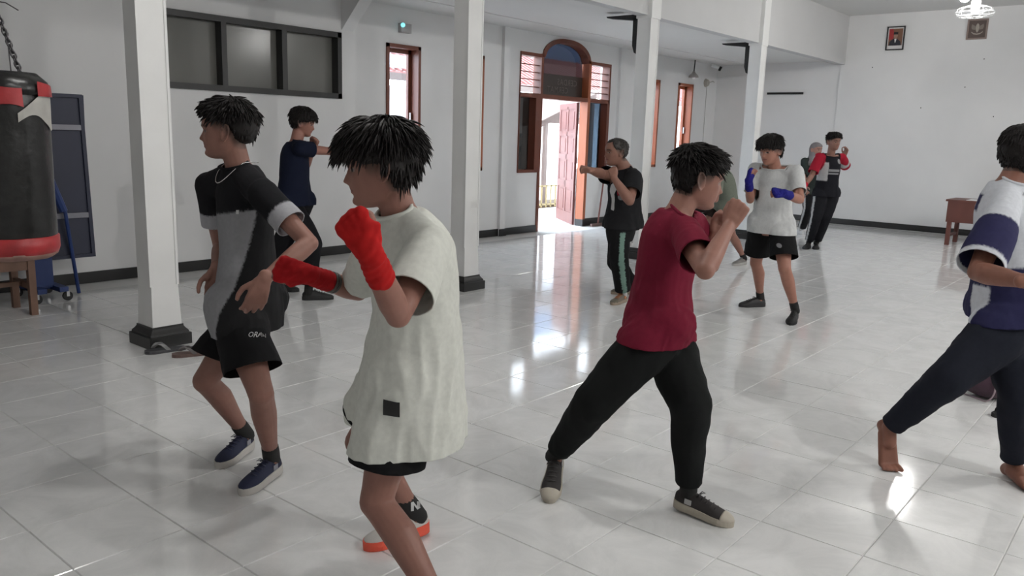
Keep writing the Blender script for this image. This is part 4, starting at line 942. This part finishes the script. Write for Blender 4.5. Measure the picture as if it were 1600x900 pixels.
    # ---- hair
    if sp.get('hair'): make_hair(root, tw, sp['hair'], sp.get('seed', 1), off)
    # ---- garments
    def cut(b, co, no, rad, keep=None):
        gm = set()
        for fc in b.faces:
            if (fc.calc_center_median()-co).length < rad and not (keep and keep(fc.calc_center_median())): gm.add(fc); gm.update(fc.edges); gm.update(fc.verts)
        if gm: bmesh.ops.bisect_plane(b, geom=list(gm), plane_co=co, plane_no=no, clear_outer=True)
    def drape(b, amp, sc, axis, grow=None):
        b.normal_update(); u, v_ = frame_of(axis); sd = sp.get('seed', 1)*7.3
        mv = []
        for v in b.verts:
            p = v.co; q = V((p.dot(u)*sc, p.dot(v_)*sc, p.dot(axis)*sc*.30+sd)); a = amp*(grow(p) if grow else 1)
            n1 = noise.noise(q); n2 = 1-abs(noise.noise(q*1.9+V((5, 3, 1))))*2
            n3 = noise.noise(V((p.dot(u)*9, p.dot(v_)*9, p.dot(axis)*15+sd)))
            mv.append(v.normal*(a*(n1*.9+n2*.35+n3*.45)))
        for v, d in zip(b.verts, mv): v.co += d
    def finish(b, nm, colf, th=.0035, soft=False):
        me = bpy.data.meshes.new(nm); b.normal_update(); b.to_mesh(me); b.free(); cols = []
        rnd = random.Random(2)
        for v in me.vertices:
            cs = [colf(v.co+V((rnd.uniform(-.005, .005), rnd.uniform(-.005, .005), rnd.uniform(-.005, .005)))) for _ in range(5 if soft else 1)]
            cols.append(tuple(sum(c[i] for c in cs)/len(cs) for i in range(3)))
        for v in me.vertices: v.co -= off
        for p in me.polygons: p.use_smooth = True
        set_col(me, cols); me.materials.append(MT['cloth']); o = link(nm, me, root)
        m = o.modifiers.new('thickness', 'SOLIDIFY'); m.thickness = th; m.offset = -1
        return o
    def neckband(shirt, colr, cf):
        me = shirt.data; cnt = {}
        for p in me.polygons:
            for e in p.edge_keys: cnt[e] = cnt.get(e, 0)+1
        nk = j['neck']-off; ids = {i for e, n in cnt.items() if n == 1 for i in e if (me.vertices[i].co-nk).length < .13*k}
        if len(ids) < 12: return
        c, L, F = tf(1); ps = sorted(((math.atan2((me.vertices[i].co-nk).dot(L), (me.vertices[i].co-nk).dot(F)), me.vertices[i].co.copy()) for i in ids), key=lambda q: q[0])
        N = 36; pts = []
        for i in range(N):
            a0 = -PI+2*PI*i/N; near = [p for a, p in ps if abs((a-a0+PI) % (2*PI)-PI) < .22]
            if near: pts.append(sum(near, V((0, 0, 0)))/len(near))
        if len(pts) < 20: return
        b = bmesh.new(); wire(b, pts, .0075*k, 7, True)
        flush('collar', b, mat('collar_cloth', colr if isinstance(colr, tuple) else (cf if isinstance(cf, tuple) else (.012, .012, .014)), .9, spec=.15), shirt, smooth=True)
    tee = sp.get('tee')
    if tee:
        bm = bmesh.new(); hem = tee.get('hem', -.10); e = tee.get('ease', .03); fl = tee.get('flare', .02)
        es = [(hem, e+fl, e+fl, tee.get('hemfwd', 0)), (.1, e+.012, e+.012, tee.get('hemfwd', 0)*.5), (.45, e+.006, e+.004, 0), (.8, e-.008, e-.008, 0), (1, .016, .016, 0)]
        torso(bm, TB[2:], es, hem-.06)
        for s in 'LR':      # room for the hips under the hem
            lr = sp['low'].get('r', (.105,))[0]+.014; seg(bm, j['hip', s], j['kn', s], [(-.1, lr*k*g), (tee.get('thigh', .3), lr*k*g)], 20)
        sl = tee.get('sleeve', .62)
        for s in 'LR':
            sh, el = j['sh', s], j['el', s]; r = tee.get('slr', .066)*k*g
            seg(bm, j['neck']-Tn*.03*k, sh, [(0, .058*k), (1, .063*k*g)], 16); ball(bm, sh, .066*k*g)
            seg(bm, sh, el, [(-.05, .064*k*g), (.3, r), (sl+.1, r*tee.get('slf', 1.05))], 18, 1, None)
        me = voxel(bm, tee.get('vox', .0095), 3); b = bmesh.new(); b.from_mesh(me)
        c, L, F = tf(hem); cut(b, c, -(Tn*(1-sp.get('plumb', .6))+V((0, 0, 1))*sp.get('plumb', .6)), .42*k)
        for s in 'LR':
            d = (j['el', s]-j['sh', s]); r = tee.get('slr', .066)*k*g
            def onto(p):
                t = (p-j['pelvis']).dot(Tn)/TL; c, L, F = tf(t); a, b_, fo = interp(TB[2:], t); ee = interp(es, t)
                return math.hypot((p-c).dot(L)/((a*g+ee[0])*k), ((p-c).dot(F)-fo*k)/((b_*g*sp.get('belly', 1)+ee[1])*k)) < 1.06 and t < .95
            cut(b, j['sh', s]+d*sl, d.normalized(), max(.092*k, r*1.4), onto)
        cut(b, j['neck']+Tn*.004-tf(1)[2]*(-.012), (Tn+tf(1)[2]*tee.get('vneck', .38)).normalized(), .12*k)
        hz = tf(hem)[0]
        drape(b, tee.get('fold', .007), tee.get('fsc', 13), Tn, lambda p: .35+.9*sstep(.75, 0, (p-j['pelvis']).dot(Tn)/TL))
        cf = tee['col']
        def colf(p):
            if isinstance(cf, tuple): return cf
            t = (p-j['pelvis']).dot(Tn)/TL; c, L, F = tf(t); l = (p-c).dot(L); fw = (p-c).dot(F); sv = None; ss = None
            for s in 'LR':
                d = j['el', s]-j['sh', s]; u = (p-j['sh', s]).dot(d)/d.length_squared; dist = (p-j['sh', s]-d*max(0, min(1, u))).length
                if u > .02 and dist < .10*k and (abs(l) > .125*k or (p-c).length > .17*k or u > .35): sv = u; ss = s
            return cf(t, l/k, fw/k, sv, ss)
        f.tee = finish(b, tee.get('name', 't_shirt'), colf, soft=not isinstance(cf, tuple))
        if tee.get('collar', True): neckband(f.tee, tee.get('collar'), cf)
    low = sp.get('low')
    if low:
        bm = bmesh.new(); long_ = low.get('long', True); rr = low.get('r', (.105, .092, .075, .070, .060)); wt = low.get('waist', .14)
        rows = []
        for i in range(9):
            t = -.13+(wt+.17)*i/8; a, b_, fo = interp(TB[1:], t); c, L, F = tf(t); rows.append(ellring(c+F*fo, L, F, (a*g+.012)*k, (b_*g*sp.get('belly', 1)+.012)*k, 26))
        loft(bm, rows)
        for s in 'LR':
            hip, kn, an = j['hip', s], j['kn', s], j['an', s]
            if long_:
                seg(bm, hip, kn, [(-.05, rr[0]*k*g), (.3, rr[0]*k*g), (.7, rr[1]*k), (1, rr[2]*k)], 20); ball(bm, kn, rr[2]*k)
                seg(bm, kn, an, [(0, rr[2]*k), (.4, rr[3]*k), (low.get('len', .9), rr[4]*k), (low.get('len', .9)+.06, rr[4]*k)], 20)
            else:
                e = low.get('len', .7); seg(bm, hip, kn, [(-.05, rr[0]*k*g), (.3, rr[0]*1.02*k*g), (e, rr[1]*k), (e+.12, rr[1]*1.03*k)], 22)
        me = voxel(bm, low.get('vox', .0095), 3); b = bmesh.new(); b.from_mesh(me)
        for s in 'LR':
            hip, kn, an = j['hip', s], j['kn', s], j['an', s]
            if long_: d = an-kn; cut(b, kn+d*low.get('len', .9), d.normalized(), .12*k)
            else: d = kn-hip
            o_ = 'R' if s == 'L' else 'L'
            def other(p, s=s, o_=o_):
                def dist(q): a = j['hip', q]; dd = j['kn', q]-a; u = max(0, min(1, (p-a).dot(dd)/dd.length_squared)); return (p-a-dd*u).length
                return dist(o_) < dist(s)
            if not long_: cut(b, hip+d*low.get('len', .7), (d.normalized()+V((0, 0, -.5))).normalized(), .175*k, other)
        cut(b, tf(wt)[0], Tn, .25*k)
        drape(b, low.get('fold', .007), low.get('fsc', 11), V((0, 0, 1)))
        cf2 = low['col']
        def colf2(p):
            if isinstance(cf2, tuple): return cf2
            best = None
            for s in 'LR':
                for a, b_ in ((j['hip', s], j['kn', s]), (j['kn', s], j['an', s])):
                    d = b_-a; u = max(0, min(1, (p-a).dot(d)/d.length_squared)); q = p-a-d*u
                    if best is None or q.length < best[0]: best = (q.length, s, q, d.normalized())
            q = best[2]; L = tf(0)[1]; F = tf(0)[2]; sgn = 1 if best[1] == 'L' else -1
            return cf2(math.degrees(math.atan2(q.dot(L)*sgn, q.dot(F))), best[1], p)
        f.low = finish(b, low.get('name', 'trousers'), colf2)
    # ---- socks and shoes
    if not sp.get('barefoot'):
        for s in 'LR':
            an, kn = j['an', s], j['kn', s]; d = (kn-an).normalized()
            if sp.get('sock'):
                bm = bmesh.new(); seg(bm, an-d*.03, an+d*sp.get('sockh', .05), [(0, .036*k), (.5, .0375*k), (1, .0365*k)], 16); bm.transform(Matrix.Translation(-off))
                f.sock = flush('sock', bm, sp['sock'], root, smooth=True)
            make_shoe(root, an, j['toe', s], S, sp['shoe'], off)
    return f
def project(f, target, me, centre, xd, yd, nd, m, name, lift=.004):
    """lay a flat print on a garment: mesh in its own xy plane, centre in world space, nd points from the garment to the viewer of the print"""
    tm = target.data; bvh = BVHTree.FromPolygons([v.co for v in tm.vertices], [p.vertices for p in tm.polygons])
    c = centre-f.off; nd = nd.normalized(); b = bmesh.new(); b.from_mesh(me)
    bmesh.ops.subdivide_edges(b, edges=[e for e in b.edges if e.calc_length() > .02], cuts=2, use_grid_fill=True)
    h0 = bvh.ray_cast(c+nd*.25, -nd, .5); d0 = h0[3] if h0[0] is not None else .25
    for v in b.verts:
        p = c+xd*v.co.x+yd*v.co.y; hit = bvh.ray_cast(p+nd*.25, -nd, .5)
        v.co = (hit[0]+nd*lift) if hit[0] is not None and abs(hit[3]-d0) < .04 else p+nd*(.25-d0+lift)
    o = flush(name, b, m, target, smooth=True); return o
def rect_me(w_, h):
    b = bmesh.new(); n = 5; vs = [[b.verts.new((w_*(i/n-.5), h*(k/n-.5), 0)) for i in range(n+1)] for k in range(n+1)]
    for k in range(n):
        for i in range(n): b.faces.new((vs[k][i], vs[k][i+1], vs[k+1][i+1], vs[k+1][i]))
    me = bpy.data.meshes.new('r'); b.to_mesh(me); b.free(); return me
def disc_me(r, n=20, ry=None):
    b = bmesh.new(); bmesh.ops.create_circle(b, cap_ends=True, cap_tris=True, segments=n, radius=r)
    for v in b.verts: v.co.y *= (ry or r)/r
    me = bpy.data.meshes.new('d'); b.to_mesh(me); b.free(); return me
def poly_me(pts):
    b = bmesh.new(); b.faces.new([b.verts.new((x, y, 0)) for x, y in pts]); bmesh.ops.triangulate(b, faces=b.faces)
    me = bpy.data.meshes.new('p'); b.to_mesh(me); b.free(); return me

# ---- the cast -------------------------------------------------------------
def M_(n, c, r=.6, **k): return mat(n, c, r, **k)
shoe_navy = dict(m_up=M_('navy_knit', (.012, .016, .045), .75, bump=(260, .2, .001)), m_sole=M_('off_white_sole', (.50, .48, .45), .6), m_lace=M_('navy_lace', (.02, .022, .05)), m_patch=M_('silver_patch', (.25, .25, .28)), sole=.030)
shoe_orange = dict(m_up=M_('white_mesh_upper', (.55, .53, .50), .7), m_sole=M_('orange_foam_sole', (.75, .10, .055), .55), m_lace=M_('grey_lace', (.3, .3, .3)), sole=.034)
shoe_canvas = dict(m_up=M_('charcoal_canvas', (.030, .026, .026), .8, bump=(200, .25, .001)), m_sole=M_('cream_rubber_sole', (.44, .40, .33), .6), m_toe=M_('cream_rubber_toe', (.46, .42, .35), .5), m_lace=M_('dark_lace', (.03, .028, .028)), m_patch=M_('white_patch', (.5, .5, .5)), sole=.028)
shoe_black = dict(m_up=M_('black_trainer', (.012, .012, .013), .6), m_sole=M_('black_sole', (.015, .015, .016), .6), m_lace=M_('black_lace', (.02, .02, .02)), sole=.026)
shoe_man = dict(m_up=M_('olive_grey_upper', (.16, .13, .10), .7), m_sole=M_('tan_sole', (.30, .24, .18), .6), m_toe=M_('olive_toe', (.13, .115, .085), .7), m_lace=M_('orange_lace', (.55, .19, .07)), m_patch=M_('orange_patch', (.6, .22, .09)), sole=.026)
shoe_grey = dict(m_up=M_('grey_trainer', (.20, .19, .18), .7), m_sole=M_('pale_sole', (.4, .39, .37), .6), m_lace=M_('pale_lace', (.4, .4, .4)), sole=.026)
shoe_white = dict(m_up=M_('white_trainer', (.6, .6, .6), .6), m_sole=M_('white_sole', (.6, .6, .6), .6), m_lace=M_('white_lace', (.6, .6, .6)), sole=.026)
blacksock = M_('black_sock', (.014, .014, .014), .9); whitesock = M_('white_sock', (.5, .5, .5), .9)
INK = (.010, .010, .011); WHITE_INK = M_('white_print', (.55, .55, .55), .8); BLACK_INK = M_('black_print', (.01, .01, .01), .8); RED_INK = M_('red_print', (.5, .02, .05), .8); GREY_INK = M_('grey_print', (.22, .22, .23), .8)

# 1 black and grey t-shirt
def col1(t, l, fw, sv, ss):
    if sv is not None: return (.36, .36, .38) if sv > .38 else (.012, .012, .014)
    if t > .665+.03*(abs(l)/.15)**2: return (.012, .012, .014)
    if fw < -.012: return (.014, .014, .015)
    return (.27, .27, .285)
f1 = figure('p1', POSES['P1'], dict(label='boy in a black and grey t-shirt and black shorts looking past the column', seed=3, vox=.005, skin=(0.264, 0.132, 0.101), handL='relax', handR='half', bow=-.02, girth=.97,
    hair=dict(line='fade', vol=(.034, .010, .036), front=.026, n=460, len=.042, lift=.4, droop=.12, flow=(.10, 0, 0), sidecut=.93, frl=.45), tee=dict(col=col1, hem=-.16, ease=.018, flare=.012, sleeve=.60, slr=.064, fold=.0055, vox=.0065),
    low=dict(col=INK, long=False, len=.72, r=(.108, .118), name='shorts', waist=.10), sock=blacksock, sockh=.06, shoe=shoe_navy, plumb=.5))
bm = bmesh.new(); jn = f1.j['neck']; c_, L_, F_ = f1.tf(1)
wire(bm, [jn-f1.off-f1.Tn*(-.012+.085*max(0, math.cos(a))**1.5)+(F_*(math.cos(a)*.092+.012)+L_*math.sin(a)*.070) for a in [2*PI*i/40 for i in range(40)]], .0022, 5, True); flush('necklace', bm, mat('silver_chain', (.6, .6, .58), .25, .9), f1.root, smooth=True)
# 2 long white t-shirt, red hand wraps
f2 = figure('p2', POSES['P2'], dict(label='boy in a long white t-shirt with red hand wraps guarding his face', seed=11, vox=.005, skin=(0.264, 0.128, 0.097), handL='fist', handR='loose', bow=-.035, head=1.03,
    hair=dict(line='bowl', vol=(.036, .026, .030), front=.030, n=640, len=.06, lift=.42, droop=.22, flow=(.10, 0, 0), sidecut=.8, thk=1.1), tee=dict(col=(.62, .63, .58), hem=-.42, ease=.040, flare=.035, sleeve=.74, slr=.072, thigh=.62, fold=.015, fsc=9, vox=.0078),
    low=dict(col=INK, long=False, len=.66, r=(.112, .120), name='shorts', waist=.10), sock=blacksock, sockh=.10, shoe=shoe_orange, plumb=.75))
make_wrap(f2.root, f2.j, 'L', 1.64, f2.off, (.40, .012, .012)); make_wrap(f2.root, f2.j, 'R', 1.64, f2.off, (.36, .011, .014), tail=True)
bm = bmesh.new(); e_ = (f2.j['el', 'R']-f2.j['wr', 'R']).normalized(); u_, v_ = frame_of(e_)
for q in (.115, .128): wire(bm, [f2.j['wr', 'R']-f2.off+e_*q+u_*.033*math.cos(a)+v_*.033*math.sin(a) for a in [2*PI*i/24 for i in range(24)]], .0055, 6, True)
flush('bracelet', bm, mat('dark_bracelet', (.06, .055, .05), .35, .5), f2.root, smooth=True)
c_, L_, F_ = f2.tf(-.22)
# 3 maroon t-shirt
f3 = figure('p3', POSES['P3'], dict(label='boy in a maroon t-shirt and black jogger trousers stepping into a punch', seed=21, vox=.005, skin=(0.273, 0.132, 0.099), handL='fist', handR='fist', bow=-.02, head=1.02,
    hair=dict(line='std', vol=(.026, .010, .014), front=.026, n=520, len=.04, lift=.15, droop=.06, crown=(-.06, 0, .10), flow=(.08, 0, .10), jit=.08, sidecut=.9, frl=.45), tee=dict(col=(.150, .010, .027), hem=-.12, ease=.024, flare=.014, sleeve=.60, slr=.068, fold=.011, vox=.0078),
    low=dict(col=(.009, .010, .010), long=True, len=.90, r=(.108, .096, .084, .074, .054), fold=.009, fsc=12), sock=blacksock, shoe=shoe_canvas, plumb=.3))
# 4 white and navy jersey, barefoot
NV = (.022, .022, .065); WJ = (.56, .58, .62)
def col4(t, l, fw, sv, ss):
    if sv is not None: return WJ if sv > .78 else (NV if sv > .12 else WJ)
    if t > .40: return WJ if not (.80 < t < .92 and -.09 < l < -.03) else NV
    if fw < -.02 and -.12 < l < -.02 and t < .25: return WJ
    return NV
f4 = figure('p4', POSES['P4'], dict(label='barefoot boy in a white and navy jersey lunging past the holdall', seed=31, vox=.0055, skin=(0.229, 0.101, 0.070), handL='fist', handR='fist', barefoot=True, girth=1.06, head=1.03,
    hair=dict(line='std', vol=(.020, .014, .016), front=.018, n=380, len=.024, lift=.1, droop=.15, jit=.07), tee=dict(col=col4, hem=-.02, ease=.028, flare=.012, sleeve=.86, slr=.080, fold=.008, name='jersey', vox=.0078, collar=(.56, .58, .62)),
    low=dict(col=(.014, .016, .024), long=True, len=.93, r=(.112, .098, .082, .070, .052), fold=.008), plumb=.4))
# 5 navy t-shirt
f5 = figure('p5', POSES['P5'], dict(label='boy in a navy t-shirt punching along the left wall', seed=41, vox=.007, skin=(0.317, 0.150, 0.114), handL='fist', handR='fist', hair=dict(line='bowl', vol=(.032, .026, .026), front=.026, n=380, len=.04, droop=.3, sidecut=.2),
    tee=dict(col=(.008, .011, .026), hem=-.02, ease=.026, sleeve=.42, name='t_shirt'), low=dict(col=(.010, .010, .012), r=(.105, .094, .080, .072, .066)), sock=blacksock, shoe=shoe_black))
# 6 older man
def col6b(a, s, p): return (.17, .27, .23) if 100 < a < 135 and p.z < .66 and s == 'L' else (.010, .010, .011)
f6 = figure('p6', POSES['P6'], dict(label='stocky older man in a black printed t-shirt boxing beside the door', seed=51, vox=.007, skin=(0.264, 0.132, 0.097), girth=1.24, belly=1.16, handL='fist', handR='fist', head=1.10, hair=dict(line='recede', vol=(.008, .008, .010), front=.006, n=200, len=.014, lift=.2, mat='greyhair'),
    tee=dict(col=(.016, .016, .018), hem=-.10, ease=.022, sleeve=.68, slr=.068), low=dict(col=col6b, r=(.108, .098, .088, .082, .074)), sock=whitesock, shoe=shoe_man))
tn = V(f6.tf(.6)[2]); tl = V(f6.tf(.6)[1]); cN = f6.tf(.52)[0]
project(f6, f6.tee, poly_me([(-.03, .10), (.045, .14), (.06, .06), (.03, 0), (.045, -.09), (.065, -.15), (.02, -.14), (-.005, -.04), (-.04, .02)]), cN+tl*.055, tl, f6.Tn, (tn+tl*.25), WHITE_INK, 'white_figure_print')
project(f6, f6.tee, poly_me([(0, .04), (.04, .06), (.05, .01), (.04, -.03), (.005, -.02)]), cN+tl*.10+f6.Tn*.02, tl, f6.Tn, (tn+tl*.35), RED_INK, 'red_print')
project(f6, f6.tee, disc_me(.030), cN+tl*.135-f6.Tn*.02, tl, f6.Tn, (tn+tl*.4), GREY_INK, 'round_print')
# 7 green t-shirt
f7 = figure('p7', POSES['P7'], dict(label='boy in a grey-green t-shirt crouching behind the boy in maroon', seed=61, vox=.007, skin=(0.290, 0.141, 0.106), hair=dict(n=160), tee=dict(col=(.165, .185, .150), hem=-.08, ease=.034, sleeve=.7, slr=.07, vox=.009), low=dict(col=(.03, .02, .018), long=False, len=.62, r=(.108, .112), name='shorts', vox=.009), sock=blacksock, shoe=shoe_grey, bow=-.05))
# 8 white t-shirt, blue wraps
f8 = figure('p8', POSES['P8'], dict(label='boy in a white t-shirt and black shorts with blue hand wraps', seed=71, vox=.007, skin=(0.334, 0.158, 0.114), handL='fist', handR='fist', hair=dict(line='bowl', vol=(.036, .022, .022), front=.028, n=380, len=.045, droop=.25),
    tee=dict(col=(.55, .56, .56), hem=-.13, ease=.03, flare=.016, sleeve=.72, slr=.063, slf=.98, fold=.009), low=dict(col=INK, long=False, len=.74, r=(.106, .116), name='shorts'), sock=blacksock, sockh=.06, shoe=shoe_black))
make_wrap(f8.root, f8.j, 'R', 1.64, f8.off, (.018, .016, .16)); make_wrap(f8.root, f8.j, 'L', 1.64, f8.off, (.016, .016, .16), reach=.09)
# 9 black and red jersey
def col9(t, l, fw, sv, ss):
    if sv is not None: return (.42, .42, .42) if sv < .62 and fw < .0 else (.30, .012, .028)
    if l < -.085 and .35 < t < .82: return (.42, .42, .42)
    if abs(l) > .12 and t > .8: return (.30, .012, .028)
    return (.012, .012, .016)
f9 = figure('p9', POSES['P9'], dict(label='boy in a black jersey with red sleeves standing near the back wall', seed=81, vox=.007, skin=(0.246, 0.123, 0.092), handL='half', handR='relax', hair=dict(line='fade', vol=(.032, .010, .012), front=.024, n=260, len=.035, lift=.7, droop=.05),
    tee=dict(col=col9, hem=-.06, ease=.028, sleeve=.8, slr=.07, name='jersey', vox=.009), low=dict(col=lambda a, s, p: (.45, .45, .45) if 75 < a < 100 and s == 'R' else (.011, .011, .014), r=(.102, .09, .078, .07, .062), vox=.009), sock=blacksock, shoe=shoe_black))
make_wrap(f9.root, f9.j, 'R', 1.70, f9.off, (.42, .012, .03), reach=.06)
F9, L9, c9 = f9.tf(.6)[2], f9.tf(.6)[1], f9.tf(.62)[0]
project(f9, f9.tee, rect_me(.19, .035), c9+f9.Tn*.0, L9, f9.Tn, F9, GREY_INK, 'chest_lettering'); project(f9, f9.tee, rect_me(.17, .022), c9-f9.Tn*.045, L9, f9.Tn, F9, GREY_INK, 'chest_lettering')
project(f9, f9.tee, disc_me(.035), c9+f9.Tn*.13+L9*.085, L9, f9.Tn, F9, GREY_INK, 'crest')
# 10 woman with grey headscarf
f10 = figure('p10', POSES['P10'], dict(label='person in a grey headscarf and dark green top behind the red-sleeved boy', seed=91, vox=.007, skin=(0.370, 0.194, 0.150), handL='relax', handR='relax', tee=dict(col=(.028, .036, .034), hem=-.12, ease=.04, flare=.03, sleeve=1.0, slr=.062, name='long_top', vox=.009),
    low=dict(col=lambda a, s, p: (.5, .5, .5) if 70 < a < 100 else (.012, .012, .014), r=(.10, .088, .078, .074, .068), vox=.009), sock=whitesock, shoe=shoe_white))
bm = bmesh.new(); tw = f10.tw; rings = []
for z, xf, xb, w_ in ((-.26, .06, -.15, .17), (-.20, .10, -.15, .15), (-.15, .105, -.14, .115), (-.115, .085, -.13, .088), (-.09, .070, -.122, .085), (-.03, .035, -.125, .090), (.02, .040, -.128, .092), (.06, .095, -.122, .088), (.09, .075, -.105, .075), (.115, .035, -.07, .045), (.124, .0, -.03, .012)):
    cx = (xf+xb)/2; rings.append([tw(V((cx+(xf-xb)/2*math.cos(a), w_*math.sin(a), z))) for a in [2*PI*i/28 for i in range(28)]])
loft(bm, rings); bm.transform(Matrix.Translation(-f10.off)); flush('headscarf', bm, mat('grey_scarf', (.20, .185, .19), .9, nz=(20, .15)), f10.root, smooth=True)

# ---- small prints on the clothes
VR, VB, UP = V((.639, -.769, 0)), V((-.769, -.639, 0)), V((0, 0, 1))
tx = text_mesh('ORAN', .023, 0, 1.0); project(f1, f1.low, tx, V((1.636, 2.705, .68))+VR*.012, (VR-UP*.15).normalized(), UP, VB, WHITE_INK, 'shorts_lettering', .006)
project(f1, f1.tee, poly_me([(-.006, -.008), (.006, -.008), (.006, .008), (-.006, .008)]), V((1.904, 3.054, 1.163)), VR, UP, VB, WHITE_INK, 'chest_logo')
project(f2, f2.tee, rect_me(.050, .046), V((1.587, 1.763, .709)), (VR-UP*.12).normalized(), UP, VB, BLACK_INK, 'hem_label', .005)
project(f2, f2.sock, poly_me([(-.018, -.022), (-.018, .014), (-.010, .014), (.002, -.008), (.002, .010), (.014, .010), (.014, -.022), (.004, -.022), (-.008, .0), (-.008, -.022)]), V((1.944, 2.043, .15)), VR, UP, VB, WHITE_INK, 'sock_logo', .003)
project(f8, f8.low, disc_me(.018), V((6.693, 2.664, .66)), VR, UP, VB, GREY_INK, 'shorts_logo', .006)
project(f6, f6.low, disc_me(.022), V((6.378, 3.9, .559)), VR, UP, VB, WHITE_INK, 'trouser_logo', .006)
